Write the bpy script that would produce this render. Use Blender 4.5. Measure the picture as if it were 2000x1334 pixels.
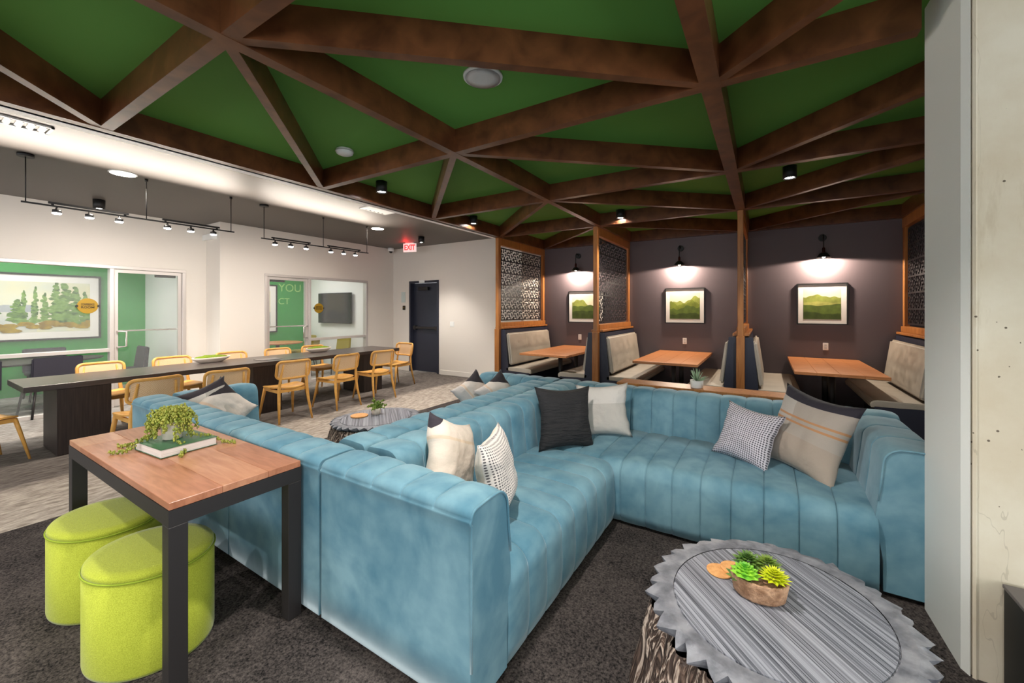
import bpy, bmesh, math, random
from math import sin, cos, pi, radians, sqrt, atan2, hypot
from mathutils import Vector, Matrix, noise

for o in list(bpy.data.objects): bpy.data.objects.remove(o)
SC = bpy.context.scene
COL = SC.collection
random.seed(7)

# ------------------------------------------------------------------ camera
YAW = radians(32)
cd = bpy.data.cameras.new('camera')
cam = bpy.data.objects.new('camera', cd); COL.objects.link(cam)
cam.location = (0, 0, 1.55)
cam.rotation_euler = (pi/2, 0, YAW)
cd.sensor_width = 36; cd.lens = 790/2000*36
cd.shift_y = -0.0315
cd.clip_start = .02
SC.camera = cam

# ------------------------------------------------------------------ world, exposure
W = bpy.data.worlds.new('world'); SC.world = W; W.use_nodes = True
W.node_tree.nodes['Background'].inputs[0].default_value = (.93, .97, 1.0, 1)
W.node_tree.nodes['Background'].inputs[1].default_value = 2.4
SC.view_settings.view_transform = 'Standard'
SC.view_settings.look = 'None'
SC.view_settings.gamma = 1
SC.view_settings.use_curve_mapping = False
SC.view_settings.exposure = 0.25

# ------------------------------------------------------------------ materials
def S(r, g, b):
    f = lambda c: (c/255/12.92) if c/255 <= .04045 else ((c/255+.055)/1.055)**2.4
    return (f(r), f(g), f(b), 1)
MAT = {}
def M(name, col, rough=.5, metal=0, var=None, bump=None, col2=None, sheen=0, sheen_tint=None, stretch=(1,1,1), detail=6, spec=.5, emit=None, estr=0, ramp=(.35,.65), coat=0):
    if name in MAT: return MAT[name]
    m = bpy.data.materials.new(name); m.use_nodes = True; nt = m.node_tree
    b = nt.nodes['Principled BSDF']
    b.inputs['Base Color'].default_value = col
    b.inputs['Roughness'].default_value = rough
    b.inputs['Metallic'].default_value = metal
    b.inputs['Specular IOR Level'].default_value = spec
    if coat: b.inputs['Coat Weight'].default_value = coat
    if sheen:
        b.inputs['Sheen Weight'].default_value = sheen
        b.inputs['Sheen Roughness'].default_value = .35
        if sheen_tint: b.inputs['Sheen Tint'].default_value = sheen_tint
    if emit:
        b.inputs['Emission Color'].default_value = emit
        b.inputs['Emission Strength'].default_value = estr
    if var or bump:
        tc = nt.nodes.new('ShaderNodeTexCoord'); mp = nt.nodes.new('ShaderNodeMapping')
        mp.inputs['Scale'].default_value = stretch
        nt.links.new(tc.outputs['Object'], mp.inputs[0])
    if var:
        n = nt.nodes.new('ShaderNodeTexNoise'); n.inputs['Scale'].default_value = var; n.inputs['Detail'].default_value = detail
        nt.links.new(mp.outputs[0], n.inputs[0])
        r = nt.nodes.new('ShaderNodeValToRGB'); r.color_ramp.elements[0].position = ramp[0]; r.color_ramp.elements[1].position = ramp[1]
        r.color_ramp.elements[0].color = col; r.color_ramp.elements[1].color = col2 or tuple([c*.75 for c in col[:3]])+(1,)
        nt.links.new(n.outputs[0], r.inputs[0]); nt.links.new(r.outputs[0], b.inputs['Base Color'])
    if bump:
        n2 = nt.nodes.new('ShaderNodeTexNoise'); n2.inputs['Scale'].default_value = bump[0]; n2.inputs['Detail'].default_value = 4
        nt.links.new(mp.outputs[0], n2.inputs[0])
        bp = nt.nodes.new('ShaderNodeBump'); bp.inputs['Strength'].default_value = bump[1]; bp.inputs['Distance'].default_value = bump[2] if len(bump) > 2 else .005
        nt.links.new(n2.outputs[0], bp.inputs['Height']); nt.links.new(bp.outputs[0], b.inputs['Normal'])
    MAT[name] = m
    return m
def N(m, t, **kw):
    n = m.node_tree.nodes.new(t)
    for k, v in kw.items():
        if k.startswith('i_'):
            key = k[2:]; key = int(key) if key.isdigit() else key
            n.inputs[key].default_value = v
        else: setattr(n, k, v)
    return n
def LK(m, a, b): m.node_tree.links.new(a, b)
def BS(m): return m.node_tree.nodes['Principled BSDF']
def mathn(m, op, a, b=None, c=None):
    n = N(m, 'ShaderNodeMath', operation=op)
    for i, v in enumerate((a, b, c)):
        if v is None: continue
        if isinstance(v, (int, float)): n.inputs[i].default_value = v
        else: LK(m, v, n.inputs[i])
    return n.outputs[0]
def mix(m, f, a, b):
    n = N(m, 'ShaderNodeMix', data_type='RGBA')
    if isinstance(f, (int, float)): n.inputs[0].default_value = f
    else: LK(m, f, n.inputs[0])
    for s, v in ((6, a), (7, b)):
        if isinstance(v, tuple): n.inputs[s].default_value = v
        else: LK(m, v, n.inputs[s])
    return n.outputs[2]

def velvet():
    m = M('blue_velvet', S(86,138,158), .75, sheen=.45, sheen_tint=(.8,.92,1,1), spec=.2)
    tc = N(m, 'ShaderNodeTexCoord')
    n1 = N(m, 'ShaderNodeTexNoise', i_Scale=2.2, i_Detail=7, i_Distortion=1.2); LK(m, tc.outputs['Object'], n1.inputs[0])
    n2 = N(m, 'ShaderNodeTexNoise', i_Scale=11., i_Detail=4); LK(m, tc.outputs['Object'], n2.inputs[0])
    a = mathn(m, 'ADD', mathn(m, 'MULTIPLY', n1.outputs[0], .7), mathn(m, 'MULTIPLY', n2.outputs[0], .3))
    r = N(m, 'ShaderNodeValToRGB'); r.color_ramp.elements[0].position = .36; r.color_ramp.elements[1].position = .62
    r.color_ramp.elements[0].color = S(80,124,144); r.color_ramp.elements[1].color = S(124,161,175)
    LK(m, a, r.inputs[0]); LK(m, r.outputs[0], BS(m).inputs['Base Color'])
    n3 = N(m, 'ShaderNodeTexNoise', i_Scale=400.); LK(m, tc.outputs['Object'], n3.inputs[0])
    bp = N(m, 'ShaderNodeBump', i_Strength=.12, i_Distance=.002); LK(m, n3.outputs[0], bp.inputs['Height']); LK(m, bp.outputs[0], BS(m).inputs['Normal'])
    return m
VELVET = velvet()

def wood(name, c1, c2, rough=.4, scale=(1,14,14), dist=1.2, coat=0):
    m = M(name, c1, rough, spec=.4, coat=coat)
    tc = N(m, 'ShaderNodeTexCoord'); mp = N(m, 'ShaderNodeMapping', i_Scale=scale); LK(m, tc.outputs['Object'], mp.inputs[0])
    n = N(m, 'ShaderNodeTexNoise', i_Scale=2.2, i_Detail=8, i_Distortion=dist); LK(m, mp.outputs[0], n.inputs[0])
    r = N(m, 'ShaderNodeValToRGB'); r.color_ramp.elements[0].position = .32; r.color_ramp.elements[1].position = .68
    r.color_ramp.elements[0].color = c1; r.color_ramp.elements[1].color = c2
    LK(m, n.outputs[0], r.inputs[0]); LK(m, r.outputs[0], BS(m).inputs['Base Color'])
    bp = N(m, 'ShaderNodeBump', i_Strength=.08, i_Distance=.002); LK(m, n.outputs[0], bp.inputs['Height']); LK(m, bp.outputs[0], BS(m).inputs['Normal'])
    return m
BEAM = wood('dark_walnut_beam', S(76,42,24), S(112,68,40), .33, (3,3,3), .5)
OAK = wood('honey_wood_trim', S(150,92,44), S(182,120,62), .4, (12,12,1))
BOOTHTOP = wood('booth_table_wood', S(176,108,62), S(206,140,90), .35, (2,10,8))
WALNUT_A = wood('table_board_light', S(196,142,110), S(172,114,84), .32, (2,16,8), .8, .2)
WALNUT_B = wood('table_board_red', S(184,124,94), S(156,98,70), .32, (2,16,8), .8, .2)
WALNUT_E = wood('board_edge_orange', S(196,112,50), S(170,92,40), .35, (2,12,8))
ASH = wood('pale_chair_wood', S(232,178,98), S(216,156,76), .4, (5,5,5), .6)
EBONY = wood('dark_ebony_laminate', S(58,46,42), S(40,31,29), .5, (30,30,1.5), .3)
EBTOP = wood('dark_table_laminate', S(84,74,70), S(66,58,56), .28, (14,1,8), .3)
BLACKM = M('black_powder_metal', S(46,42,42), .5, .3)
BLACK = M('matte_black', S(22,21,22), .5)
NAVY = M('navy_laminate', S(40,42,58), .45)
NAVYDOOR = M('navy_door_paint', S(48,50,64), .35, .2)
WHITE = M('white_paint', S(226,219,211), .6, bump=(90,.04))
WHITER = M('bright_white', S(238,238,236), .45)
DARKWALL = M('aubergine_wall_paint', S(98,86,90), .5, bump=(160,.25,.002))
GREENC = M('green_ceiling_paint', S(94,150,62), .8, bump=(90,.05))
GREENW = M('green_wall_paint', S(52,150,68), .5)
CEILL = M('taupe_ceiling_paint', S(102,96,92), .55, bump=(90,.05))
ALU = M('brushed_aluminium', S(205,198,194), .4, .35)
CHROME = M('bright_metal', S(225,220,215), .25, .8)
CREAM = M('greige_vinyl', S(186,176,162), .55, var=3, col2=S(172,162,148), bump=(300,.15,.001))
LIME = M('lime_wool_felt', S(150,158,36), .9, var=260, col2=S(174,182,56), bump=(420,.5,.002), sheen=.3, detail=2)
PIPE = M('lime_piping', S(140,158,36), .9)
CANE = M('woven_cane', S(232,200,160), .7)
def cane():
    m = CANE; tc = N(m, 'ShaderNodeTexCoord'); ck = N(m, 'ShaderNodeTexChecker', i_Scale=130.); LK(m, tc.outputs['Object'], ck.inputs[0])
    ck.inputs[1].default_value = S(238,208,170); ck.inputs[2].default_value = S(214,172,126); LK(m, ck.outputs[0], BS(m).inputs['Base Color'])
cane()
GLOWW = M('warm_lamp_glow', (1,1,1,1), .5, emit=(1,.86,.68,1), estr=14)
GLOWC = M('cool_lamp_glow', (1,1,1,1), .5, emit=(1,.97,.93,1), estr=40)
GLOWP = M('panel_glow', (1,1,1,1), .5, emit=(1,.98,.95,1), estr=3)
GLOWR = M('exit_red_glow', (1,.1,.1,1), .5, emit=(1,.02,.02,1), estr=1.6)
GOLD = M('gold_sign', S(150,116,14), .4)
GLASS = M('clear_glass', (1,1,1,1), 0)
def glass():
    m = GLASS; b = BS(m); b.inputs['Base Color'].default_value = (.96,1,.98,1)
    b.inputs['Alpha'].default_value = .05; b.inputs['Specular IOR Level'].default_value = .15; b.inputs['Roughness'].default_value = .02
glass()
LEAF1 = M('leaf_green', S(96,128,44), .5, var=30, col2=S(130,152,56))
LEAFT = M('trailing_leaf', S(124,138,44), .5, var=40, col2=S(168,164,70))
LEAFD = M('leaf_dark', S(60,98,40), .5, var=30, col2=S(110,140,60))
LEAFL = M('leaf_lime', S(160,214,60), .45, var=30, col2=S(96,176,54))
LEAFY = M('leaf_yellow', S(222,222,28), .45, var=30, col2=S(190,204,40))
LEAFG = M('leaf_grey', S(150,172,140), .5)
MOSS = M('green_moss', S(128,148,30), .95, var=60, col2=S(96,120,24), bump=(120,1,.01))
POTW = M('ribbed_white_ceramic', S(226,212,198), .6)
CORK = M('cork_bark', S(196,154,122), .85, var=28, col2=S(146,106,78), bump=(70,1,.01))
COAST = M('cork_coaster', S(230,170,110), .7, var=60, col2=S(214,150,88))
NAVYF = M('charcoal_seat_fabric', S(46,44,56), .8)
MUST = M('mustard_velvet', S(150,136,20), .8, sheen=.4)

def carpet_light():
    m = M('patterned_grey_carpet', S(170,160,150), .95, spec=.1)
    g = N(m, 'ShaderNodeNewGeometry'); sx = N(m, 'ShaderNodeSeparateXYZ'); LK(m, g.outputs['Position'], sx.inputs[0])
    mp = N(m, 'ShaderNodeMapping', i_Scale=(1.,.35,1)); LK(m, g.outputs['Position'], mp.inputs[0])
    n = N(m, 'ShaderNodeTexNoise', i_Scale=2.2, i_Detail=8, i_Roughness=.65); LK(m, mp.outputs[0], n.inputs[0])
    x = mathn(m, 'ADD', sx.outputs[0], mathn(m, 'MULTIPLY', mathn(m, 'SUBTRACT', n.outputs[0], .5), .5))
    r = N(m, 'ShaderNodeValToRGB'); cr = r.color_ramp
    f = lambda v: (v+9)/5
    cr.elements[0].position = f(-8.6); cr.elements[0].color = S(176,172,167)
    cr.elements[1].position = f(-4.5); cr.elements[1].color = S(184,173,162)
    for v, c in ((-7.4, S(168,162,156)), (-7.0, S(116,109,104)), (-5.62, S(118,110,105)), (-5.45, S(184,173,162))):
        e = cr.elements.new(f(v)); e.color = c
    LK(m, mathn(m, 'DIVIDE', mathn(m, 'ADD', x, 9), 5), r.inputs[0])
    mp2 = N(m, 'ShaderNodeMapping', i_Scale=(26,7,1)); LK(m, g.outputs['Position'], mp2.inputs[0])
    n2 = N(m, 'ShaderNodeTexNoise', i_Scale=1., i_Detail=6, i_Roughness=.7); LK(m, mp2.outputs[0], n2.inputs[0])
    r2 = N(m, 'ShaderNodeValToRGB'); r2.color_ramp.elements[0].position = .36; r2.color_ramp.elements[1].position = .62
    r2.color_ramp.elements[0].color = (.42,.4,.39,1); r2.color_ramp.elements[1].color = (1,1,1,1); LK(m, n2.outputs[0], r2.inputs[0])
    mm = N(m, 'ShaderNodeMix', data_type='RGBA', blend_type='MULTIPLY'); mm.inputs[0].default_value = 1.0
    LK(m, r.outputs[0], mm.inputs[6]); LK(m, r2.outputs[0], mm.inputs[7]); LK(m, mm.outputs[2], BS(m).inputs['Base Color'])
    bp = N(m, 'ShaderNodeBump', i_Strength=.4, i_Distance=.004); LK(m, n2.outputs[0], bp.inputs['Height']); LK(m, bp.outputs[0], BS(m).inputs['Normal'])
    return m
CARPL = carpet_light()
def carpet_dark():
    m = M('charcoal_carpet', S(62,58,58), .98, spec=.05)
    g = N(m, 'ShaderNodeNewGeometry')
    n = N(m, 'ShaderNodeTexNoise', i_Scale=90., i_Detail=4, i_Roughness=.7); LK(m, g.outputs['Position'], n.inputs[0])
    n2 = N(m, 'ShaderNodeTexNoise', i_Scale=3., i_Detail=4); LK(m, g.outputs['Position'], n2.inputs[0])
    a = mathn(m, 'ADD', mathn(m, 'MULTIPLY', n.outputs[0], .75), mathn(m, 'MULTIPLY', n2.outputs[0], .25))
    r = N(m, 'ShaderNodeValToRGB'); r.color_ramp.elements[0].position = .38; r.color_ramp.elements[1].position = .64
    r.color_ramp.elements[0].color = S(28,26,27); r.color_ramp.elements[1].color = S(94,86,83)
    LK(m, a, r.inputs[0]); LK(m, r.outputs[0], BS(m).inputs['Base Color'])
    bp = N(m, 'ShaderNodeBump', i_Strength=.7, i_Distance=.006); LK(m, n.outputs[0], bp.inputs['Height']); LK(m, bp.outputs[0], BS(m).inputs['Normal'])
    return m
CARPD = carpet_dark()
def concrete():
    m = M('board_formed_concrete', S(200,186,166), .8, spec=.3)
    g = N(m, 'ShaderNodeNewGeometry')
    n1 = N(m, 'ShaderNodeTexNoise', i_Scale=1.6, i_Detail=9, i_Roughness=.6); LK(m, g.outputs['Position'], n1.inputs[0])
    r = N(m, 'ShaderNodeValToRGB'); r.color_ramp.elements[0].position = .35; r.color_ramp.elements[1].position = .65
    r.color_ramp.elements[0].color = S(206,190,166); r.color_ramp.elements[1].color = S(224,214,196)
    LK(m, n1.outputs[0], r.inputs[0])
    mp = N(m, 'ShaderNodeMapping', i_Scale=(1,1,.18)); LK(m, g.outputs['Position'], mp.inputs[0])
    n2 = N(m, 'ShaderNodeTexNoise', i_Scale=7., i_Detail=8, i_Roughness=.7); LK(m, mp.outputs[0], n2.inputs[0])
    r2 = N(m, 'ShaderNodeValToRGB'); r2.color_ramp.elements[0].position = .56; r2.color_ramp.elements[1].position = .72
    r2.color_ramp.elements[0].color = (0,0,0,1); r2.color_ramp.elements[1].color = (.55,.55,.55,1); LK(m, n2.outputs[0], r2.inputs[0])
    c = mix(m, r2.outputs[0], r.outputs[0], S(176,156,126))
    v = N(m, 'ShaderNodeTexVoronoi', i_Scale=22.); LK(m, g.outputs['Position'], v.inputs[0])
    n4 = N(m, 'ShaderNodeTexNoise', i_Scale=6.); LK(m, g.outputs['Position'], n4.inputs[0])
    pit = mathn(m, 'MULTIPLY', mathn(m, 'LESS_THAN', v.outputs['Distance'], .1), mathn(m, 'GREATER_THAN', n4.outputs[0], .58))
    c = mix(m, pit, c, S(110,98,84))
    # thin wandering cracks
    mp3 = N(m, 'ShaderNodeMapping', i_Scale=(1.5,1.5,.35)); LK(m, g.outputs['Position'], mp3.inputs[0])
    n5 = N(m, 'ShaderNodeTexNoise', i_Scale=1.7, i_Detail=5); LK(m, mp3.outputs[0], n5.inputs[0])
    ck = mathn(m, 'LESS_THAN', mathn(m, 'ABSOLUTE', mathn(m, 'SUBTRACT', n5.outputs[0], .5)), .0009)
    c = mix(m, mathn(m, 'MULTIPLY', ck, .25), c, S(130,116,98))
    LK(m, c, BS(m).inputs['Base Color'])
    h = mathn(m, 'SUBTRACT', n2.outputs[0], mathn(m, 'MULTIPLY', mathn(m, 'ADD', pit, ck), .8))
    bp = N(m, 'ShaderNodeBump', i_Strength=.35, i_Distance=.006); LK(m, h, bp.inputs['Height']); LK(m, bp.outputs[0], BS(m).inputs['Normal'])
    return m
CONC = concrete()
CONC2 = M('pale_concrete', S(238,237,231), .6, var=1.4, col2=S(236,236,232), bump=(30,.15,.004), stretch=(1,1,.3))  # whiter concrete colour for the column's left face
def grain_top():
    m = M('grey_grained_top', S(130,132,140), .45, spec=.4)
    tc = N(m, 'ShaderNodeTexCoord'); mp0 = N(m, 'ShaderNodeMapping', i_Rotation=(0,0,radians(-66))); LK(m, tc.outputs['Object'], mp0.inputs[0]); mp = N(m, 'ShaderNodeMapping', i_Scale=(1.0,125,1)); LK(m, mp0.outputs[0], mp.inputs[0])
    n = N(m, 'ShaderNodeTexNoise', i_Scale=1.3, i_Detail=5, i_Distortion=.25); LK(m, mp.outputs[0], n.inputs[0])
    r = N(m, 'ShaderNodeValToRGB'); r.color_ramp.elements[0].position = .36; r.color_ramp.elements[1].position = .62
    r.color_ramp.elements[0].color = S(58,60,70); r.color_ramp.elements[1].color = S(156,157,168)
    LK(m, n.outputs[0], r.inputs[0]); LK(m, r.outputs[0], BS(m).inputs['Base Color'])
    bp = N(m, 'ShaderNodeBump', i_Strength=.35, i_Distance=.004); LK(m, n.outputs[0], bp.inputs['Height']); LK(m, bp.outputs[0], BS(m).inputs['Normal'])
    return m
GRAIN = grain_top()
GRIM = M('grey_rim', S(92,93,102), .5, var=16, col2=S(142,142,150), bump=(26,.6,.01))
def bark():
    m = M('carved_bark', S(96,78,66), .6, spec=.4)
    tc = N(m, 'ShaderNodeTexCoord'); mp = N(m, 'ShaderNodeMapping', i_Scale=(10,10,2.2)); LK(m, tc.outputs['Object'], mp.inputs[0])
    n = N(m, 'ShaderNodeTexNoise', i_Scale=1., i_Detail=4, i_Distortion=1.6); LK(m, mp.outputs[0], n.inputs[0])
    w = mathn(m, 'SINE', mathn(m, 'MULTIPLY', n.outputs[0], 44))
    r = N(m, 'ShaderNodeValToRGB'); r.color_ramp.elements[0].position = .1; r.color_ramp.elements[1].position = 1
    r.color_ramp.elements[0].color = S(66,52,46); r.color_ramp.elements[1].color = S(196,176,162)
    e = r.color_ramp.elements.new(.7); e.color = S(112,90,78)
    LK(m, mathn(m, 'MULTIPLY', mathn(m, 'ADD', w, 1), .5), r.inputs[0]); LK(m, r.outputs[0], BS(m).inputs['Base Color'])
    bp = N(m, 'ShaderNodeBump', i_Strength=.8, i_Distance=.008); LK(m, w, bp.inputs['Height']); LK(m, bp.outputs[0], BS(m).inputs['Normal'])
    return m
BARK = bark()

# cushion cloths (UV driven prints)
def cloth(name, base, kind):
    m = M(name, base, .9, spec=.1, sheen=.15)
    uv = N(m, 'ShaderNodeUVMap'); sx = N(m, 'ShaderNodeSeparateXYZ'); LK(m, uv.outputs[0], sx.inputs[0]); u, v = sx.outputs[0], sx.outputs[1]
    n = N(m, 'ShaderNodeTexNoise', i_Scale=140., i_Detail=3); LK(m, uv.outputs[0], n.inputs[0])
    c = mix(m, mathn(m, 'MULTIPLY', n.outputs[0], .5), base, tuple([x*.72 for x in base[:3]])+(1,))
    if kind == 'band':      # charcoal top band, tan stripe lines, grey block
        blk = mathn(m, 'GREATER_THAN', u, .62)
        c = mix(m, mathn(m, 'MULTIPLY', blk, .75), c, S(178,168,158))
        for c0, w in ((.60,.012), (.55,.012)):
            s = mathn(m, 'LESS_THAN', mathn(m, 'ABSOLUTE', mathn(m, 'SUBTRACT', v, c0)), w)
            c = mix(m, mathn(m, 'MULTIPLY', s, .8), c, S(204,160,120))
        c = mix(m, mathn(m, 'GREATER_THAN', v, .80), c, S(62,56,60))
    if kind == 'tip':
        s = mathn(m, 'LESS_THAN', mathn(m, 'ABSOLUTE', mathn(m, 'SUBTRACT', v, .7)), .02)
        c = mix(m, mathn(m, 'MULTIPLY', s, .5), c, S(216,186,150))
        c = mix(m, mathn(m, 'GREATER_THAN', mathn(m, 'SUBTRACT', v, u), .80), c, S(66,60,66))
    if kind == 'corner':
        s = mathn(m, 'LESS_THAN', mathn(m, 'ABSOLUTE', mathn(m, 'SUBTRACT', u, .35)), .03)
        c = mix(m, mathn(m, 'MULTIPLY', s, .6), c, S(214,180,150))
        blk = mathn(m, 'LESS_THAN', u, .3)
        c = mix(m, mathn(m, 'MULTIPLY', blk, .5), c, S(176,172,176))
        c = mix(m, mathn(m, 'GREATER_THAN', mathn(m, 'ADD', v, u), 1.5), c, S(60,55,58))
    if kind == 'plaid':
        blk = mathn(m, 'GREATER_THAN', u, .32)
        c = mix(m, mathn(m, 'MULTIPLY', blk, .45), c, S(160,140,124))
        for c0, w in ((.66,.014), (.59,.014)):
            s = mathn(m, 'LESS_THAN', mathn(m, 'ABSOLUTE', mathn(m, 'SUBTRACT', v, c0)), w)
            c = mix(m, mathn(m, 'MULTIPLY', s, .85), c, S(198,140,92))
        low = mathn(m, 'LESS_THAN', v, .42)
        c = mix(m, mathn(m, 'MULTIPLY', low, .35), c, S(176,150,128))
        c = mix(m, mathn(m, 'GREATER_THAN', v, .87), c, S(62,58,66))
    if kind == 'half':
        blk = mathn(m, 'LESS_THAN', v, .62)
        c = mix(m, mathn(m, 'MULTIPLY', blk, .6), c, S(186,178,170))
    if kind in ('dots', 'weave'):
        k = 30 if kind == 'dots' else 26
        fu = mathn(m, 'SUBTRACT', mathn(m, 'FRACT', mathn(m, 'MULTIPLY', u, k)), .5)
        fv = mathn(m, 'SUBTRACT', mathn(m, 'FRACT', mathn(m, 'MULTIPLY', v, k)), .5)
        d = mathn(m, 'ADD', mathn(m, 'MULTIPLY', fu, fu), mathn(m, 'MULTIPLY', fv, fv))
        dot = mathn(m, 'LESS_THAN', d, .085 if kind == 'dots' else .12)
        c = mix(m, mathn(m, 'MULTIPLY', dot, .85), c, S(44,40,52))
    LK(m, c, BS(m).inputs['Base Color'])
    n2 = N(m, 'ShaderNodeTexNoise', i_Scale=6., i_Detail=4); LK(m, uv.outputs[0], n2.inputs[0])
    bp = N(m, 'ShaderNodeBump', i_Strength=.5, i_Distance=.02); LK(m, n2.outputs[0], bp.inputs['Height']); LK(m, bp.outputs[0], BS(m).inputs['Normal'])
    return m
CL_BAND = cloth('banded_linen', S(226,214,204), 'band')
CL_CORNER = cloth('corner_linen', S(228,214,204), 'corner')
CL_TIP = cloth('tipped_linen', S(232,216,202), 'tip')
CL_PLAID = cloth('plaid_wool', S(204,194,186), 'plaid')
CL_HALF = cloth('two_tone_linen', S(222,214,208), 'half')
CL_DOT = cloth('dotted_cotton', S(232,222,216), 'dots')
CL_WEAVE = cloth('woven_check', S(222,214,222), 'weave')
CL_PLAIN = cloth('plain_cream_linen', S(232,218,204), 'none')
CL_BLACK = M('black_crinkled_cotton', S(40,38,40), .9, bump=(9,.8,.03), stretch=(1,1,5))

# ------------------------------------------------------------------ mesh helpers
def box(bm, x0, x1, y0, y1, z0, z1, mi=0, bev=0, seg=2):
    vs = [bm.verts.new((x, y, z)) for z in (z0, z1) for y in (y0, y1) for x in (x0, x1)]
    F = [(0,2,3,1), (4,5,7,6), (0,1,5,4), (2,6,7,3), (0,4,6,2), (1,3,7,5)]
    fs = [bm.faces.new([vs[i] for i in f]) for f in F]
    for f in fs: f.material_index = mi
    if bev:
        es = list({e for f in fs for e in f.edges})
        bmesh.ops.bevel(bm, geom=es, offset=bev, segments=seg, affect='EDGES', profile=.5)
def prism(bm, poly, axis, a, b, mi=0):
    """poly: 2D points; axis: 'x','y','z' is the extrusion axis from a to b"""
    def P(p, t):
        return {'x': (t, p[0], p[1]), 'y': (p[0], t, p[1]), 'z': (p[0], p[1], t)}[axis]
    A = [bm.verts.new(P(p, a)) for p in poly]; B = [bm.verts.new(P(p, b)) for p in poly]
    n = len(poly); fs = [bm.faces.new(A), bm.faces.new(B[::-1])]
    for i in range(n): fs.append(bm.faces.new([A[i], B[i], B[(i+1) % n], A[(i+1) % n]]))
    for f in fs: f.material_index = mi
def tube(bm, pts, r, n=8, mi=0, closed=False, flat=1.0):
    pts = [Vector(p) for p in pts]; k = len(pts)
    rs = r if isinstance(r, (list, tuple)) else [r]*k
    rings = []; ref = None
    for i, p in enumerate(pts):
        if closed: t = pts[(i+1) % k]-pts[i-1]
        else: t = pts[min(i+1, k-1)]-pts[max(i-1, 0)]
        t.normalize()
        if ref is None:
            ref = Vector((0,0,1)) if abs(t.z) < .9 else Vector((1,0,0))
        a = (ref-t*ref.dot(t)).normalized(); ref = a; b = t.cross(a)
        rings.append([bm.verts.new(p+a*rs[i]*cos(2*pi*j/n)+b*rs[i]*flat*sin(2*pi*j/n)) for j in range(n)])
    for i in range(k if closed else k-1):
        A = rings[i]; B = rings[(i+1) % k]
        for j in range(n):
            f = bm.faces.new([A[j], A[(j+1) % n], B[(j+1) % n], B[j]]); f.smooth = True; f.material_index = mi
    if not closed:
        for R in (rings[0][::-1], rings[-1]):
            f = bm.faces.new(R); f.material_index = mi
def lathe(bm, prof, n=32, c=(0,0,0), sx=1, sy=1, mi=0, smooth=True):
    rings = []
    for r, z in prof:
        rings.append([bm.verts.new((c[0]+r*sx*cos(2*pi*j/n), c[1]+r*sy*sin(2*pi*j/n), c[2]+z)) for j in range(n)])
    for A, B in zip(rings, rings[1:]):
        for j in range(n):
            f = bm.faces.new([A[j], A[(j+1) % n], B[(j+1) % n], B[j]]); f.smooth = smooth; f.material_index = mi
    for R, rr in ((rings[0][::-1], prof[0][0]), (rings[-1], prof[-1][0])):
        if rr > 1e-4: f = bm.faces.new(R); f.material_index = mi
def ball(bm, c, r, seg=8, mi=0, sc=(1,1,1)):
    pr = [(max(1e-5, r*sin(pi*i/(seg//2+1))), -r*cos(pi*i/(seg//2+1))) for i in range(seg//2+2)]
    rings = []
    for rr, z in pr:
        rings.append([bm.verts.new((c[0]+rr*sc[0]*cos(2*pi*j/seg), c[1]+rr*sc[1]*sin(2*pi*j/seg), c[2]+z*sc[2])) for j in range(seg)])
    for A, B in zip(rings, rings[1:]):
        for j in range(seg):
            f = bm.faces.new([A[j], A[(j+1) % seg], B[(j+1) % seg], B[j]]); f.smooth = True; f.material_index = mi
def obj(name, bm, mats, parent=None, label=None, fix=True, smooth=None, loc=None, rot=None):
    if fix: bmesh.ops.recalc_face_normals(bm, faces=bm.faces)
    me = bpy.data.meshes.new(name); bm.to_mesh(me); bm.free()
    for m in (mats if isinstance(mats, (list, tuple)) else [mats]): me.materials.append(m)
    if smooth:
        for p in me.polygons: p.use_smooth = True
    o = bpy.data.objects.new(name, me); COL.objects.link(o)
    if parent: o.parent = parent
    if loc: o.location = loc
    if rot: o.rotation_euler = rot
    if label: o['label'] = label
    return o
def tag(o, label, cat, group=None, kind=None):
    o['label'] = label; o['category'] = cat
    if group: o['group'] = group
    if kind: o['kind'] = kind
    return o
def thing(name, label, cat, loc=(0,0,0), rz=0, group=None):
    o = bpy.data.objects.new(name, None); COL.objects.link(o); o.empty_display_size = .1
    o.location = loc; o.rotation_euler = (0, 0, rz)
    return tag(o, label, cat, group)
def struct(name, bm, m, label=None, parent=None):
    o = obj(name, bm, m, parent)
    if not parent: o['kind'] = 'structure'
    if label: o['label'] = label
    return o
def copy_tree(o, parent=None):
    c = o.copy(); COL.objects.link(c)
    if parent: c.parent = parent
    for ch in list(o.children): copy_tree(ch, c)
    return c
def txt(name, s, size, mat, parent=None, loc=(0,0,0), rot=(pi/2,0,0), width=None, bold=0, ext=.002, align='CENTER'):
    cu = bpy.data.curves.new('t', 'FONT'); cu.body = s; cu.size = size; cu.extrude = ext; cu.align_x = align; cu.align_y = 'CENTER'; cu.offset = bold
    to = bpy.data.objects.new('t', cu); COL.objects.link(to)
    bpy.context.view_layer.update()
    me = bpy.data.meshes.new_from_object(to.evaluated_get(bpy.context.evaluated_depsgraph_get()))
    bpy.data.objects.remove(to)
    if width:
        xs = [v.co.x for v in me.vertices]; k = width/(max(xs)-min(xs))
        for v in me.vertices: v.co.x *= k
    me.materials.clear(); me.materials.append(mat); me.name = name
    o = bpy.data.objects.new(name, me); COL.objects.link(o); o.parent = parent; o.location = loc; o.rotation_euler = rot
    return o
B = bmesh.new

def light(name, kind, loc, power, col=(1,1,1), rot=None, **kw):
    l = bpy.data.lights.new(name, kind); l.energy = power; l.color = col
    for k, v in kw.items(): setattr(l, k, v)
    o = bpy.data.objects.new(name, l); COL.objects.link(o); o.location = loc
    if rot: o.rotation_euler = rot
    return o

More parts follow.
